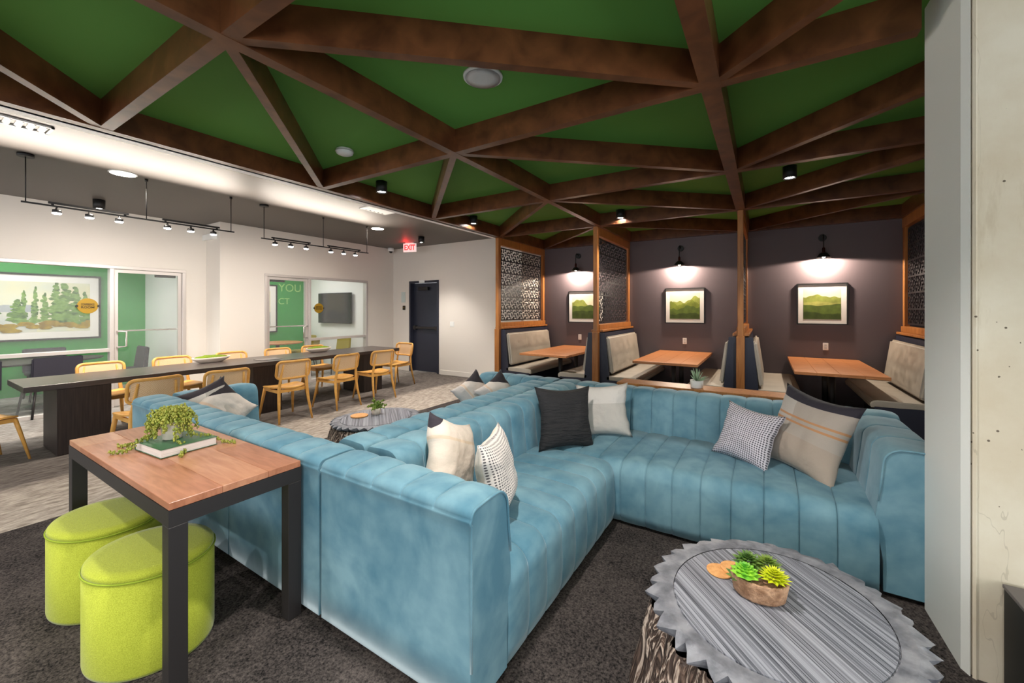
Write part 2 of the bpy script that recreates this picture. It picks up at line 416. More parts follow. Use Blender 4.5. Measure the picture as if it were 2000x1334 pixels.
# ------------------------------------------------------------------ the room shell
XW1, XW2 = -8.72, -8.17        # long left wall: recessed near part, far part
YJ = 3.33                      # where the left wall steps
YE = 7.27                      # end wall
YB = 8.2                       # dark wall behind the booths
XT = -4.27                     # edge of the green beamed ceiling
ZC = 3.1; ZB = 2.9
bm = B(); box(bm, -12, -4.47, -4.2, 8.4, -.1, 0); struct('floor', bm, CARPL, 'patterned pale grey and taupe carpet')
bm = B(); box(bm, -4.47, 4.4, -4.2, 8.4, -.1, 0.004); struct('floor.001', bm, CARPD, 'speckled charcoal carpet under the sofas')
bm = B(); box(bm, XT, 4.4, -4.2, 8.4, ZC, ZC+.1); struct('ceiling', bm, GREENC, 'green painted ceiling above dark beams')
bm = B(); box(bm, XW1-.1, XT, -4.2, YE+.1, ZC, ZC+.1); struct('ceiling.001', bm, CEILL, 'taupe grey flat ceiling over the long table')
# left wall, two planes with openings
bm = B()
T = .12
box(bm, XW1-T, XW1, -4.2, 3.02, 2.24, ZC)
box(bm, XW1-T, XW1, 3.02, YJ+T, 0, ZC)
box(bm, XW1-T, XW1, -4.2, -1.2, 0, 2.24)
box(bm, XW1+.001, XW2, YJ, YJ+T, 0, ZC)
box(bm, XW2-T, XW2, YJ+T, 4.08, 0, ZC)
box(bm, XW2-T, XW2, 4.08, 6.46, 2.24, ZC)
box(bm, XW2-T, XW2, 6.46, YE+T, 0, ZC)
struct('wall_left', bm, WHITE)
bm = B()
box(bm, XW2-T, -7.58, YE, YE+.12, 0, ZC); box(bm, -7.58, -6.6, YE, YE+.12, 2.25, ZC); box(bm, -6.6, XT-.04, YE, YE+.12, 0, ZC)
box(bm, XT-.13, XT-.09, YE+.12, YB+.12, 0, ZC)
struct('wall_end', bm, WHITE)
bm = B(); box(bm, -4.31, 2.2, YB, YB+.12, 0, ZC); struct('wall_back', bm, DARKWALL, 'dark aubergine wall behind the booths')
bm = B(); box(bm, 2.1, 2.2, 2.9, YB, 0, ZC); struct('wall_right', bm, DARKWALL)
bm = B()
box(bm, -12, 4.4, -4.3, -4.2, 0, .4); box(bm, -12, 4.4, -4.3, -4.2, 2.9, ZC)
for x in (-8.9, -5.7, -2.5, .7, 3.9): box(bm, x, x+.3, -4.3, -4.2, .4, 2.9)
struct('wall_rear', bm, WHITE)
# baseboards
bm = B(); box(bm, -6.55, XT-.04, YE-.015, YE, 0, .11, 0, .004, 1); struct('baseboard_end', bm, WHITE)
bm = B(); box(bm, XW2, XW2+.015, 6.47, YE, 0, .11); box(bm, XW2, XW2+.015, YJ, 4.07, 0, .11); struct('baseboard_left', bm, WHITE)
# soffit trim at the ceiling break
bm = B(); box(bm, XT-.115, XT-.035, -4.2, YE, ZB-.004, ZB+.02); box(bm, XT-.05, XT-.035, -4.2, YE, ZB, ZC)
struct('trim_1', bm, WHITER, 'thin white edge trim along the ceiling break')
# beam lattice
GX = [-4.235, -2.3, -.28, 1.75, 3.8]; GY = [-2.6, -.84, .96, 2.73, 4.54, 6.35, 8.14]
lat = bpy.data.objects.new('trim_2', None); COL.objects.link(lat); lat['kind'] = 'structure'; lat['label'] = 'dark walnut lattice of triangular ceiling beams'
def beam(p, q, w=.075, dz=0.0):
    p = Vector((p[0], p[1], 0)); q = Vector((q[0], q[1], 0)); d = (q-p); L = d.length; d.normalize(); n = Vector((-d.y, d.x, 0))*w/2
    bm = B(); poly = [(p+n), (q+n), (q-n), (p-n)]
    prism(bm, [(v.x, v.y) for v in poly], 'z', ZB+dz, ZC)
    obj('beam', bm, BEAM, lat)
for i, x in enumerate(GX[:4]):
    for j in range(len(GY)-1): beam((x, GY[j]), (x, GY[j+1]), .11 if i == 2 else .078)
for j, y in enumerate(GY):
    for i in range(3): beam((GX[i], y), (.64 if (j == 3 and i == 2) else GX[i+1], y), .075, .0015)
for j in range(len(GY)-1):
    beam((GX[1], GY[j]), (GX[0], GY[j+1]), .06, .003)
    beam((GX[1], GY[j]), (GX[2], GY[j+1]), .06, .003)
    beam((GX[2], GY[j+1]), (GX[3], GY[j]), .06, .003)

# ------------------------------------------------------------------ storefronts and the rooms behind
def storefront(n, X, ya, yb, ym, door_hi, label):
    """frame in wall plane X; window from ya to ym, door ym..yb (door_hi) or the other way round"""
    z1 = 2.24; f = .05
    win = bpy.data.objects.new('window_%d' % n, None); COL.objects.link(win); win['kind'] = 'structure'; win['label'] = label
    bm = B(); box(bm, X-.1, X+.02, ya, yb, z1-f, z1, 0, .004, 1); obj('head_frame', bm, ALU, win)
    for y in (ya, yb-f, ym-f/2):
        bm = B(); box(bm, X-.1, X+.02, y, y+f, 0, z1-f, 0, .004, 1); obj('mullion', bm, ALU, win)
    w0, w1 = (ya+f, ym-f/2) if door_hi else (ym+f/2, yb-f)
    d0, d1 = (ym+f/2, yb-f) if door_hi else (ya+f, ym-f/2)
    bm = B(); box(bm, X-.09, X+.01, w0, w1, .88, .935, 0, .004, 1); obj('transom', bm, ALU, win)
    bm = B(); box(bm, X-.09, X+.01, w0, w1, 0, .06, 0, .004, 1); obj('sill_rail', bm, ALU, win)
    bm = B(); box(bm, X-.045, X-.037, w0, w1, .06, .88); obj('pane', bm, GLASS, win)
    bm = B(); box(bm, X-.045, X-.037, w0, w1, .935, z1-f); obj('pane', bm, GLASS, win)
    dr = bpy.data.objects.new('door_%d' % n, None); COL.objects.link(dr); dr['kind'] = 'structure'; dr['label'] = 'aluminium framed glass door in the white wall'
    g = .004; s = .055
    bm = B()
    box(bm, X-.06, X-.02, d0+g, d0+s, .01, z1-f-g); box(bm, X-.06, X-.02, d1-s, d1-g, .01, z1-f-g)
    box(bm, X-.06, X-.02, d0+s, d1-s, z1-f-s, z1-f-g); box(bm, X-.06, X-.02, d0+s, d1-s, .01, .12)
    obj('door_frame', bm, ALU, dr)
    bm = B(); box(bm, X-.043, X-.037, d0+s, d1-s, .12, z1-f-s); obj('pane', bm, GLASS, dr)
    bm = B(); box(bm, X-.10, X-.07, d0+s*.5, d1-s*.5, 1.19, 1.215, 0, .004, 1); obj('push_bar', bm, CHROME, dr)
    hy = d0+.045 if door_hi else d1-.045; sg = 1 if door_hi else -1
    bm = B(); tube(bm, [(X-.02, hy, 1.2), (X+.05, hy, 1.2), (X+.055, hy+sg*.09, 1.19), (X+.055, hy+sg*.09, .96), (X+.05, hy, .95), (X-.02, hy, .95)], .013, 8); obj('handle', bm, CHROME, dr)
    cy = d1-.35 if door_hi else d0+.1
    bm = B(); box(bm, X-.12, X-.065, cy, cy+.28, z1-f-.095, z1-f-.03, 0, .006, 1); obj('door_closer', bm, BLACKM, dr)
storefront(1, XW1, -1.2, 3.02, 2.06, True, 'wide aluminium framed window looking into the green meeting room')
storefront(2, XW2, 4.08, 6.46, 4.99, False, 'aluminium framed window looking at the wall television')
XG = -11.2; YR1 = 3.17; YR2 = 6.66
bm = B(); box(bm, XG-.1, XG, -1.4, YR1, 0, 2.8); struct('wall_green', bm, GREENW)
bm = B(); box(bm, XG-.1, XW1-T, YR1, YR1+.1, 0, 2.8); struct('wall_side', bm, WHITER)
bm = B(); box(bm, XG-.1, XW1-T, -1.5, -1.4, 0, 2.8); struct('wall_side.001', bm, WHITER)
bm = B(); box(bm, XG-.1, XG, YR1+.1, YR2, 0, 2.8); struct('wall_green.001', bm, GREENW)
bm = B(); box(bm, XG-.1, XW2-T, YR2, YR2+.1, 0, 2.8); struct('wall_side.002', bm, WHITER)
bm = B(); box(bm, XG-.1, XW1-T, -1.5, YR1+.1, 2.8, 2.9); box(bm, XG-.1, XW2-T, YR1+.1, YR2+.1, 2.8, 2.9); struct('ceiling.002', bm, WHITER)
for (x, y, lb) in ((-10, 1.2, 'square ceiling light panel in the near meeting room'), (-9.8, 5.2, 'square ceiling light panel in the far meeting room')):
    t = thing('ceiling_light', lb, 'light', (x, y, 2.8))
    bm = B(); box(bm, -.62, .62, -.62, .62, -.02, -.001); obj('frame', bm, WHITER, t)
    bm = B(); box(bm, -.57, .57, -.57, .57, -.026, -.021); obj('diffuser', bm, GLOWP, t)
    light('meeting_room_light', 'AREA', (x, y, 2.76), 24, (1,.99,.96), shape='SQUARE', size=1.1)
# gold signs on the glass
def glass_sign(X, y, z, r, lines, label):
    t = thing('round_sign', label, 'sign', (X+.0, y, z))
    bm = B(); prism(bm, [(r*cos(2*pi*i/40), r*sin(2*pi*i/40)) for i in range(40)], 'x', -.034, -.022); obj('disc', bm, GOLD, t)
    for i, s in enumerate(lines):
        txt('lettering', s, .045, M('sign_ink', S(72,52,6), .6), t, (-.02, 0, .022-.044*i), (pi/2, 0, pi/2), width=r*1.25, bold=.0012, ext=.001)
    for s in (-1, 1):
        bm = B(); prism(bm, [(s*r*1.02+.016*cos(2*pi*i/12), .016*sin(2*pi*i/12)) for i in range(12)], 'x', -.036, -.012); obj('standoff', bm, BLACK, t)
glass_sign(XW1, 1.80, 1.6, .115, ['CONFERENCE', 'ROOM'], 'round gold sign on the big window in front of the lake painting')
glass_sign(XW2, 5.215, 1.575, .105, ['MEETING', 'ROOM'], 'round gold sign on the window in front of the television')
# wall letters
t = thing('wall_lettering', 'pale raised letters on the green wall beside the tall picture', 'lettering', (XG, 6.1, 2.1))
LET = M('pale_green_letters', S(150,205,120), .5)
txt('letters', 'YOU', .3, LET, t, (.004, .17, .03), (pi/2, 0, pi/2), ext=.003); txt('letters', 'CT', .24, LET, t, (.004, -.0, -.34), (pi/2, 0, pi/2), ext=.003)

# ------------------------------------------------------------------ pictures
def picture(name, label, loc, w, h, face, art, mat_b=.07, frame=.018, rz=0, group=None, dep=.035):
    """front faces local -Y, hangs with its back at y=0"""
    t = thing(name, label, 'picture', loc, rz, group)
    bm = B()
    for (x0, x1, z0, z1) in ((-w/2, w/2, h/2-frame, h/2), (-w/2, w/2, -h/2, -h/2+frame), (-w/2, -w/2+frame, -h/2+frame, h/2-frame), (w/2-frame, w/2, -h/2+frame, h/2-frame)):
        box(bm, x0, x1, -dep, -.002, z0, z1)
    obj('frame', bm, BLACK, t)
    bm = B(); box(bm, -w/2+frame, w/2-frame, -dep*.6, -.004, -h/2+frame, h/2-frame); obj('mat_board', bm, M('mat_board', S(236,232,226), .8), t)
    art(t, w-2*frame-2*mat_b, h-2*frame-2*mat_b, -dep*.6)
    return t
def ridge(seed, n, base, amp, rough=3):
    rr = random.Random(seed); ph = [rr.uniform(0, 6.28) for _ in range(4)]
    return [base+amp*(.55*sin(i/n*rough*1.9+ph[0])+.28*sin(i/n*rough*4.7+ph[1])+.17*sin(i/n*rough*11+ph[2])) for i in range(n+1)]
def hill_art(seed, layers):
    def art(t, w, h, y):
        bm = B(); mats = []
        mats.append(M('art_sky', S(228,222,190), .9)); box(bm, -w/2, w/2, y-.001, y, -h/2, h/2)
        n = 26
        for k, (base, amp, col, rg) in enumerate(layers):
            mats.append(M('art_hill_%d_%d' % (seed, k), col, .9, var=9, col2=tuple([c*.6 for c in col[:3]])+(1,)))
            R = ridge(seed*7+k, n, base, amp, rg); yy = y-.0015-.0006*k
            for i in range(n):
                xa = -w/2+w*i/n; xb = -w/2+w*(i+1)/n
                f = bm.faces.new([bm.verts.new(p) for p in ((xa, yy, -h/2), (xb, yy, -h/2), (xb, yy, -h/2+h*R[i+1]), (xa, yy, -h/2+h*R[i]))]); f.material_index = k+1
        obj('print', bm, mats, t, fix=False)
    return art
G1, G2, G3, G4 = S(160,170,78), S(132,146,52), S(96,116,44), S(70,88,34)
picture('framed_picture', 'black framed green mountain print above the left booth table', (-3.25, YB, 1.6), .80, .68, 0, hill_art(3, [(.68,.2,G1,2.2), (.5,.1,G3,2), (.3,.08,G4,2)]))
picture('framed_picture', 'black framed green peak print above the middle booth table', (-1.28, YB, 1.615), .70, .67, 0, hill_art(5, [(.72,.18,G1,2.4), (.6,.12,G2,4), (.42,.12,G3,2.6), (.2,.06,G4,3)]))
picture('framed_picture', 'black framed rolling green hills print above the right booth table', (.78, YB, 1.635), .66, .67, 0, hill_art(8, [(.74,.08,G1,2.6), (.55,.04,S(190,190,100),2), (.48,.05,G3,1.6), (.2,.06,G4,2)]))
def lake_art(t, w, h, y):
    bm = B(); rr = random.Random(4); mats = [M('lake_sky', S(206,212,200), .9, var=2, col2=S(224,218,180)), M('lake_water', S(190,196,190), .9, var=4, col2=S(214,212,196)), M('lake_far', S(150,158,166), .9, var=6, col2=S(176,180,180)),
        M('lake_tree_a', S(92,130,58), .9, var=20, col2=S(126,160,84)), M('lake_tree_b', S(62,92,48), .9, var=20, col2=S(104,140,70)), M('lake_bush', S(176,148,44), .9, var=14, col2=S(130,104,36))]
    box(bm, -w/2, w/2, y-.001, y, -h/2, h/2)
    def q(x0, x1, z0, z1, mi, d):
        f = bm.faces.new([bm.verts.new(p) for p in ((x0, y-d, z0), (x1, y-d, z0), (x1, y-d, z1), (x0, y-d, z1))]); f.material_index = mi
    q(-w/2, w*.2, -h/2, -.06*h, 1, .0016)
    R = ridge(2, 30, .1, .05, 6)
    for i in range(20): q(-w/2+w*.035*i, -w/2+w*.035*(i+1), -.1*h, R[i]*h*.4, 2, .0018)
    k = 0
    for x, z0, z1, wd in [(-.02,-.3,.44,.07), (.1,-.3,.12,.09), (.13,-.3,.3,.05), (.19,-.3,.38,.05), (.24,-.3,.26,.06), (.3,-.3,.48,.09), (.36,-.35,.46,.12), (.42,-.35,.4,.12), (.47,-.35,.3,.08), (.33,-.35,.2,.12), (-.3,-.3,.02,.06), (-.42,-.35,.1,.1), (-.47,-.35,.2,.08)]:
        for m in range(26):
            u = m/25; zz = z0+(z1-z0)*u; ww = wd*(1.05-u*.7)*rr.uniform(.6, 1.1)
            a = rr.uniform(0, 1); cx = (x+rr.uniform(-.3, .3)*ww)*w; k += 1
            v = [(cx+ww*w*.5*cos(s*pi/3+a), y-.002-.00002*k, zz*h+.035*h*sin(s*pi/3+a)) for s in range(6)]
            v = [(max(-w/2, min(w/2, p[0])), p[1], max(-h/2, min(h/2, p[2]))) for p in v]
            f = bm.faces.new([bm.verts.new(p) for p in v]); f.material_index = rr.choice((3, 4, 3))
    for m in range(70):
        x = rr.uniform(-.36, .5); z = -.42+max(0, x)*.18+rr.uniform(-.07, .07); k += 1; s0 = rr.uniform(.02, .05)
        v = [((x+s0*cos(s*pi/3))*w, y-.002-.00002*k, (z+s0*sin(s*pi/3))*h) for s in range(6)]
        v = [(max(-w/2, min(w/2, p[0])), p[1], max(-h/2, min(h/2, p[2]))) for p in v]
        f = bm.faces.new([bm.verts.new(p) for p in v]); f.material_index = 5
    obj('print', bm, mats, t, fix=False)
picture('framed_picture', 'very wide framed lake and forest painting on the green wall', (XG, 1.2, 1.59), 2.56, 1.21, 0, lake_art, .12, .03, rz=pi/2, dep=.05)
picture('framed_picture', 'pale black framed picture on green wall seen through the far glass door', (XG, 5.45, 1.57), .9, 1.27, 0, hill_art(11, [(.4,.1,S(190,196,190),2), (.25,.1,S(204,208,200),3)]), .14, .03, rz=pi/2, dep=.05)

# television
t = thing('television', 'black flat television hanging on the white meeting room wall', 'television', (-9.64, YR2, 1.58))
bm = B(); box(bm, -.70, .70, -.1, -.06, -.40, .40, 0, .006, 1); obj('casing', bm, BLACK, t)
bm = B(); box(bm, -.685, .685, -.104, -.101, -.385, .385); obj('screen', bm, M('dark_screen', S(26,26,30), .12), t)
bm = B(); box(bm, -.2, .2, -.06, -.001, -.15, .15); obj('wall_bracket', bm, BLACKM, t)

# meeting room furniture
def shell_chair(label, loc, rz, mat, group=None):
    t = thing('meeting_chair', label, 'chair', loc, rz, group)
    bm = B(); box(bm, -.25, .25, -.24, .26, .40, .48, 0, .03, 2); obj('seat', bm, mat, t, smooth=True)
    bm = B()
    prism(bm, [(-.27,.44), (-.20,.44), (-.26,.86), (-.30,.86)], 'x', -.26, .26); bmesh.ops.bevel(bm, geom=list(bm.edges), offset=.015, segments=2, affect='EDGES'); obj('backrest', bm, mat, t)
    for s in (-1, 1):
        for q in (-1, 1):
            bm = B(); tube(bm, [(s*.2, q*.2, .41), (s*.25, q*.25, 0.0)], .014, 8); obj('leg', bm, BLACKM, t)
    return t
t = thing('meeting_table', 'long dark table inside the near meeting room', 'table', (-9.75, .9, 0))
bm = B(); lathe(bm, [(.98,.72), (1,.735), (1,.75)], 48, sx=.6, sy=1.3); obj('tabletop', bm, BLACK, t)
for s in (-.7, .7):
    bm = B(); lathe(bm, [(.3,.0), (.3,.02), (.05,.05), (.05,.72)], 24, c=(0, s, 0)); obj('pedestal', bm, BLACKM, t)
shell_chair('charcoal meeting chair turned sideways near the wide window', (-8.98, 1.45, 0), pi/2+.15, NAVYF)
shell_chair('charcoal meeting chair near the lake painting', (-10.6, 1.7, 0), -pi/2, NAVYF)
shell_chair('charcoal meeting chair at the left edge behind the window', (-9.0, .72, 0), pi/2, NAVYF)
shell_chair('charcoal meeting chair behind the near glass door handle', (-9.85, 2.48, 0), pi, NAVYF)
t = thing('cafe_table', 'small pale topped table with black pedestal in far meeting room', 'table', (-10.0, 5.3, 0))
bm = B(); lathe(bm, [(.52,.72), (.54,.73), (.54,.75)], 40); obj('tabletop', bm, BOOTHTOP, t)
bm = B(); lathe(bm, [(.28,.0), (.28,.02), (.04,.04), (.04,.72)], 24); obj('pedestal', bm, BLACKM, t)
shell_chair('mustard velvet chair seen through the far glass door', (-9.25, 5.5, 0), 2.3, MUST)
shell_chair('mustard velvet chair behind the small pale topped table', (-10.4, 6.1, 0), pi, MUST)
shell_chair('mustard velvet chair behind the mullion of the far window', (-8.95, 6.1, 0), pi, MUST)

# ------------------------------------------------------------------ end wall things
dr = bpy.data.objects.new('door_3', None); COL.objects.link(dr); dr['kind'] = 'structure'; dr['label'] = 'navy metal door set back in the end wall'
bm = B(); box(bm, -7.58, -7.53, YE-.02, YE+.14, 0, 2.25); box(bm, -6.65, -6.6, YE-.02, YE+.14, 0, 2.25); box(bm, -7.53, -6.65, YE-.02, YE+.14, 2.2, 2.25); obj('door_frame', bm, NAVYDOOR, dr)
bm = B(); box(bm, -7.526, -6.654, YE+.09, YE+.13, .01, 2.195); obj('door_leaf', bm, NAVYDOOR, dr)
bm = B(); box(bm, -7.5, -6.68, YE+.03, YE+.07, 1.06, 1.12, 0, .006, 1); box(bm, -7.48, -7.4, YE+.02, YE+.09, 1.04, 1.14); box(bm, -6.76, -6.69, YE+.02, YE+.09, 1.04, 1.14); obj('panic_bar', bm, BLACKM, dr)
bm = B(); box(bm, -7.3, -6.98, YE+.0, YE+.08, 2.02, 2.1, 0, .008, 1); obj('door_closer', bm, BLACK, dr)
bm = B(); box(bm, -7.23, -7.05, YE-.028, YE-.021, 2.2, 2.262); obj('door_plate', bm, WHITER, dr)
bm = B(); box(bm, -7.87, -7.73, YE-.012, YE, 1.72, 1.99, 0, .002, 1); t = tag(obj('notice_board', bm, [M('pale_notice', S(200,210,206), .4)]), 'pale grey notice plate left of the navy door', 'sign')
bm = B(); box(bm, -7.82, -7.73, YE-.014, YE, 1.53, 1.64, 0, .002, 1); t = tag(obj('room_sign', bm, [M('black_sign', S(36,30,14), .4)]), 'small black tactile sign with gold figures below the notice plate', 'sign')
txt('lettering', '01', .05, GOLD, t, (-7.775, YE-.016, 1.59), ext=.001)
t = thing('light_switch', 'white double light switch plate on the white end wall', 'switch', (-6.19, YE, 1.2))
bm = B(); box(bm, -.06, .06, -.008, -.001, -.06, .06, 0, .003, 1); obj('plate', bm, WHITER, t)
for s in (-.028, .028):
    bm = B(); box(bm, s-.016, s+.016, -.013, -.008, -.033, .033, 0, .002, 1); obj('rocker', bm, WHITER, t)
t = thing('exit_sign', 'illuminated red EXIT sign hanging from the grey ceiling', 'sign', (-7.0, 6.72, 2.98))
t.rotation_euler = (0, 0, .35)
bm = B(); box(bm, -.16, .16, -.015, .015, -.10, .10, 0, .004, 1); obj('panel', bm, M('exit_panel', S(245,235,232), .4, emit=(1,.8,.78,1), estr=.45), t)
txt('lettering', 'EXIT', .17, GLOWR, t, (0, -.017, 0), width=.27, bold=.007)
bm = B(); box(bm, -.10, .10, -.03, .03, .10, .12); obj('canopy', bm, WHITER, t)
light('exit_glow', 'POINT', (-7.05, 6.62, 3.0), 1.6, (1,.03,.03), shadow_soft_size=.05)
t = thing('security_camera', 'white dome camera in the corner under the grey ceiling', 'camera', (-8.05, 7.08, ZC))
bm = B(); lathe(bm, [(.075,-.001), (.075,-.07), (.06,-.085)], 24); obj('housing', bm, WHITER, t)
bm = B(); lathe(bm, [(.045,-.085), (.04,-.105), (.02,-.125), (.001,-.13)], 20); obj('lens_dome', bm, BLACK, t)

# ------------------------------------------------------------------ ceiling fixtures
def can(label, x, y, power, mat=GLOWC, group=None, r=.065, h=.13, col=(1,.95,.88), ang=96):
    t = thing('cylinder_downlight', label, 'light', (x, y, ZC), 0, group)
    bm = B(); lathe(bm, [(r,-.001), (r,-h), (r-.012,-h), (r-.012,-h+.02), (.001,-h+.02)], 28); obj('housing', bm, BLACK, t)
    bm = B(); lathe(bm, [(r-.014,-h+.014), (.001,-h+.014)], 24); obj('lens', bm, mat, t)
    light('downlight', 'SPOT', (x, y, ZC-h-.005), power, col, (0,0,0), spot_size=radians(ang), spot_blend=.6, shadow_soft_size=.05)
can('black cylinder downlight near the white smoke detector', -3.95, 3.33, 170)
can('black cylinder downlight nearest the white end wall under green ceiling', -4.11, 5.37, 150)
can('black cylinder downlight above the middle post', -1.91, 6.25, 130)
can('black cylinder downlight in front of the right booth', .23, 5.32, 130)
can('black cylinder downlight on grey ceiling beside the near track light', -8.0, 1.76, 150)
can('black cylinder downlight beside the red EXIT sign', -6.22, 6.30, 120)
for x, y, pw in ((-1.05, 1.3, 190), (.3, .6, 70), (-3.3, -.1, 80), (.9, -.8, 90), (-4.0, -.9, 130), (-3.0, -1.9, 270), (-.7, -1.9, 330)):  # unseen fill lamps, added to brighten the sofas and the column
    can('added fill lamp in a black cylinder, unseen above or behind the camera', x, y, pw, group='added fill lamps out of view', ang=125)
for x, y, lb in ((-6.2, 1.56, 'round glowing recessed light beside the near track'), (-6.29, 5.21, 'round glowing recessed light beside the far track')):
    t = thing('recessed_light', lb, 'light', (x, y, ZC))
    bm = B(); lathe(bm, [(.125,-.001), (.125,-.008), (.11,-.012), (.11,-.004), (.001,-.004)], 36); obj('trim_ring', bm, WHITER, t)
    bm = B(); lathe(bm, [(.108,-.009), (.001,-.009)], 32); obj('lens', bm, GLOWW, t)
    light('recessed', 'SPOT', (x, y, ZC-.02), 170, (1,.9,.78), (0,0,0), spot_size=radians(140), spot_blend=.7, shadow_soft_size=.1)
t = thing('ceiling_speaker', 'large white round speaker grille on the green ceiling', 'speaker', (-1.59, 2.18, ZC))
bm = B(); lathe(bm, [(.132,-.001), (.13,-.012), (.118,-.016)], 40); obj('bezel', bm, WHITER, t)
bm = B(); lathe(bm, [(.117,-.019), (.06,-.022), (.001,-.022)], 36); obj('grille', bm, M('white_grille', S(226,224,222), .6, bump=(600,.5,.002)), t)
t = thing('smoke_detector', 'small white round smoke detector on the green ceiling', 'detector', (-3.46, 2.47, ZC))
bm = B(); lathe(bm, [(.08,-.001), (.08,-.02), (.075,-.04), (.05,-.052), (.001,-.052)], 28); obj('body', bm, WHITER, t)
bm = B(); lathe(bm, [(.084,-.018), (.084,-.024)], 28); obj('vent_ring', bm, M('grey_plastic', S(180,178,176), .5), t)
def vent(label, x, y, L, wd, n, rz=0):
    t = thing('air_vent', label, 'vent', (x, y, ZC), rz)
    bm = B()
    for a in ((-wd/2, -wd/2+.02, -L/2, L/2), (wd/2-.02, wd/2, -L/2, L/2), (-wd/2, wd/2, -L/2, -L/2+.02), (-wd/2, wd/2, L/2-.02, L/2)): box(bm, *a, -.014, -.001)
    obj('frame', bm, WHITER, t)
    for i in range(n):
        yy = -L/2+.02+(L-.04)*(i+.5)/n
        bm = B(); prism(bm, [(yy-.02,-.004), (yy+.012,-.02), (yy+.018,-.017), (yy-.012,-.002)], 'x', -wd/2+.02, wd/2-.02); obj('slat', bm, WHITER, t)
vent('white slatted ceiling vent at the left edge by the white trim', -5.25, .55, .62, .22, 9)
vent('white slatted ceiling vent near the far track light', -5.1, 4.25, .5, .3, 6)

# track lights
def track(label, y0, y1, x, z, pw, rods, bars, heads):
    t = thing('track_light', label, 'light', (x, y0, z)); L = y1-y0
    bm = B(); box(bm, -.008, .008, 0, L, -.008, .008); obj('rail', bm, BLACK, t)
    for k, yy in enumerate(rods):
        bm = B(); tube(bm, [(0, yy-y0, 0), (0, yy-y0, ZC-z-.02)], .005, 6); obj('rod', bm, BLACK, t)
        bm = B(); lathe(bm, [(.06 if k == 0 else .016, ZC-z-.03), (.06 if k == 0 else .016, ZC-z-.001)], 20, c=(0, yy-y0, 0)); obj('canopy', bm, BLACK, t)
    for a, b in bars:
        bm = B(); box(bm, -.012, .012, a-y0, b-y0, .02, .04); box(bm, -.006, .006, a-y0+.02, a-y0+.04, 0, .02); box(bm, -.006, .006, b-y0-.04, b-y0-.02, 0, .02); obj('driver_bar', bm, BLACK, t)
    for yy in heads:
        bm = B(); lathe(bm, [(.008,-.008), (.012,-.03), (.034,-.036), (.034,-.07), (.03,-.07), (.03,-.062), (.001,-.062)], 20, c=(0, yy-y0, 0)); h = obj('lamp_head', bm, BLACK, t)
        bm = B(); lathe(bm, [(.036,-.071), (.03,-.08), (.001,-.083)], 20, c=(0, yy-y0, 0)); obj('lens', bm, GLOWC, h)
        light('track_spot', 'SPOT', (x, yy, z-.09), pw, (1,.92,.82), (0, radians(50), 0), spot_size=radians(135), spot_blend=1.0, shadow_soft_size=.03)
def uplight(y0, y1, x, z): light('track_uplight', 'AREA', (x+.02, (y0+y1)/2, z+.05), 17, (1,.89,.77), (0, radians(-128), 0), shape='RECTANGLE', size=.03, size_y=y1-y0, spread=radians(95))
uplight(.4, 2.72, -6.25, 2.62); uplight(3.1, 5.0, -6.3, 2.6)
track('black suspended track light with six lamps over the near half of the table', .82, 2.72, -6.25, 2.62, 46, (.85, 1.78, 2.68), ((1.0, 1.62), (1.93, 2.54)), (1.06, 1.30, 1.54, 1.98, 2.22, 2.47))
track('black suspended track light with six lamps over the far half of the table', 3.1, 5.0, -6.3, 2.60, 18, (3.14, 4.09, 4.97), ((3.25, 3.86), (4.17, 4.82)), (3.3, 3.54, 3.79, 4.23, 4.48, 4.72))
# ------------------------------------------------------------------ booths
# pierced screen, one shared mesh (faces +-x), y 0..1.62, z 0..1.40
def screen_mesh():
    pat = ["##..###...",
           "#....#..##",
           "#.##.#...#",
           "...#...#..",
           ".###..##.#",
           "......#..#",
           "##.##....#",
           ".#..#.##..",
           "....#..#..",
           "##########"]
    ny, nz = 70, 60; cy, cz = 1.62/ny, 1.40/nz
    g = [[1 if (i in (0, ny-1) or j in (0, nz-1) or pat[j % 10][i % 10] == '#') else 0 for i in range(ny)] for j in range(nz)]
    vs = {}; V = []; Fs = []
    def v(i, j, s):
        k = (i, j, s)
        if k not in vs: vs[k] = len(V); V.append((s*.004, i*cy, j*cz))
        return vs[k]
    for j in range(nz):
        for i in range(ny):
            if not g[j][i]: continue
            for s in (-1, 1): Fs.append([v(i, j, s), v(i+1, j, s), v(i+1, j+1, s), v(i, j+1, s)][::s])
            if i == 0 or not g[j][i-1]: Fs.append([v(i, j, -1), v(i, j, 1), v(i, j+1, 1), v(i, j+1, -1)])
            if i == ny-1 or not g[j][i+1]: Fs.append([v(i+1, j, -1), v(i+1, j, 1), v(i+1, j+1, 1), v(i+1, j+1, -1)])
            if j == 0 or not g[j-1][i]: Fs.append([v(i, j, -1), v(i+1, j, -1), v(i+1, j, 1), v(i, j, 1)])
            if j == nz-1 or not g[j+1][i]: Fs.append([v(i, j+1, -1), v(i+1, j+1, -1), v(i+1, j+1, 1), v(i, j+1, 1)])
    me = bpy.data.meshes.new('screen'); me.from_pydata(V, [], Fs); me.materials.append(M('screen_black', S(34,30,32), .45)); return me
SCR = screen_mesh()
dlabels = ['wooden booth divider with black pierced screen beside the white end wall', 'wooden booth divider with pierced screen between left and middle booths', 'wooden booth divider seen edge on between middle and right booths', 'wooden booth divider with pierced screen beside the concrete column']
PX_ = [-4.27, -2.34, -.28, 1.77]
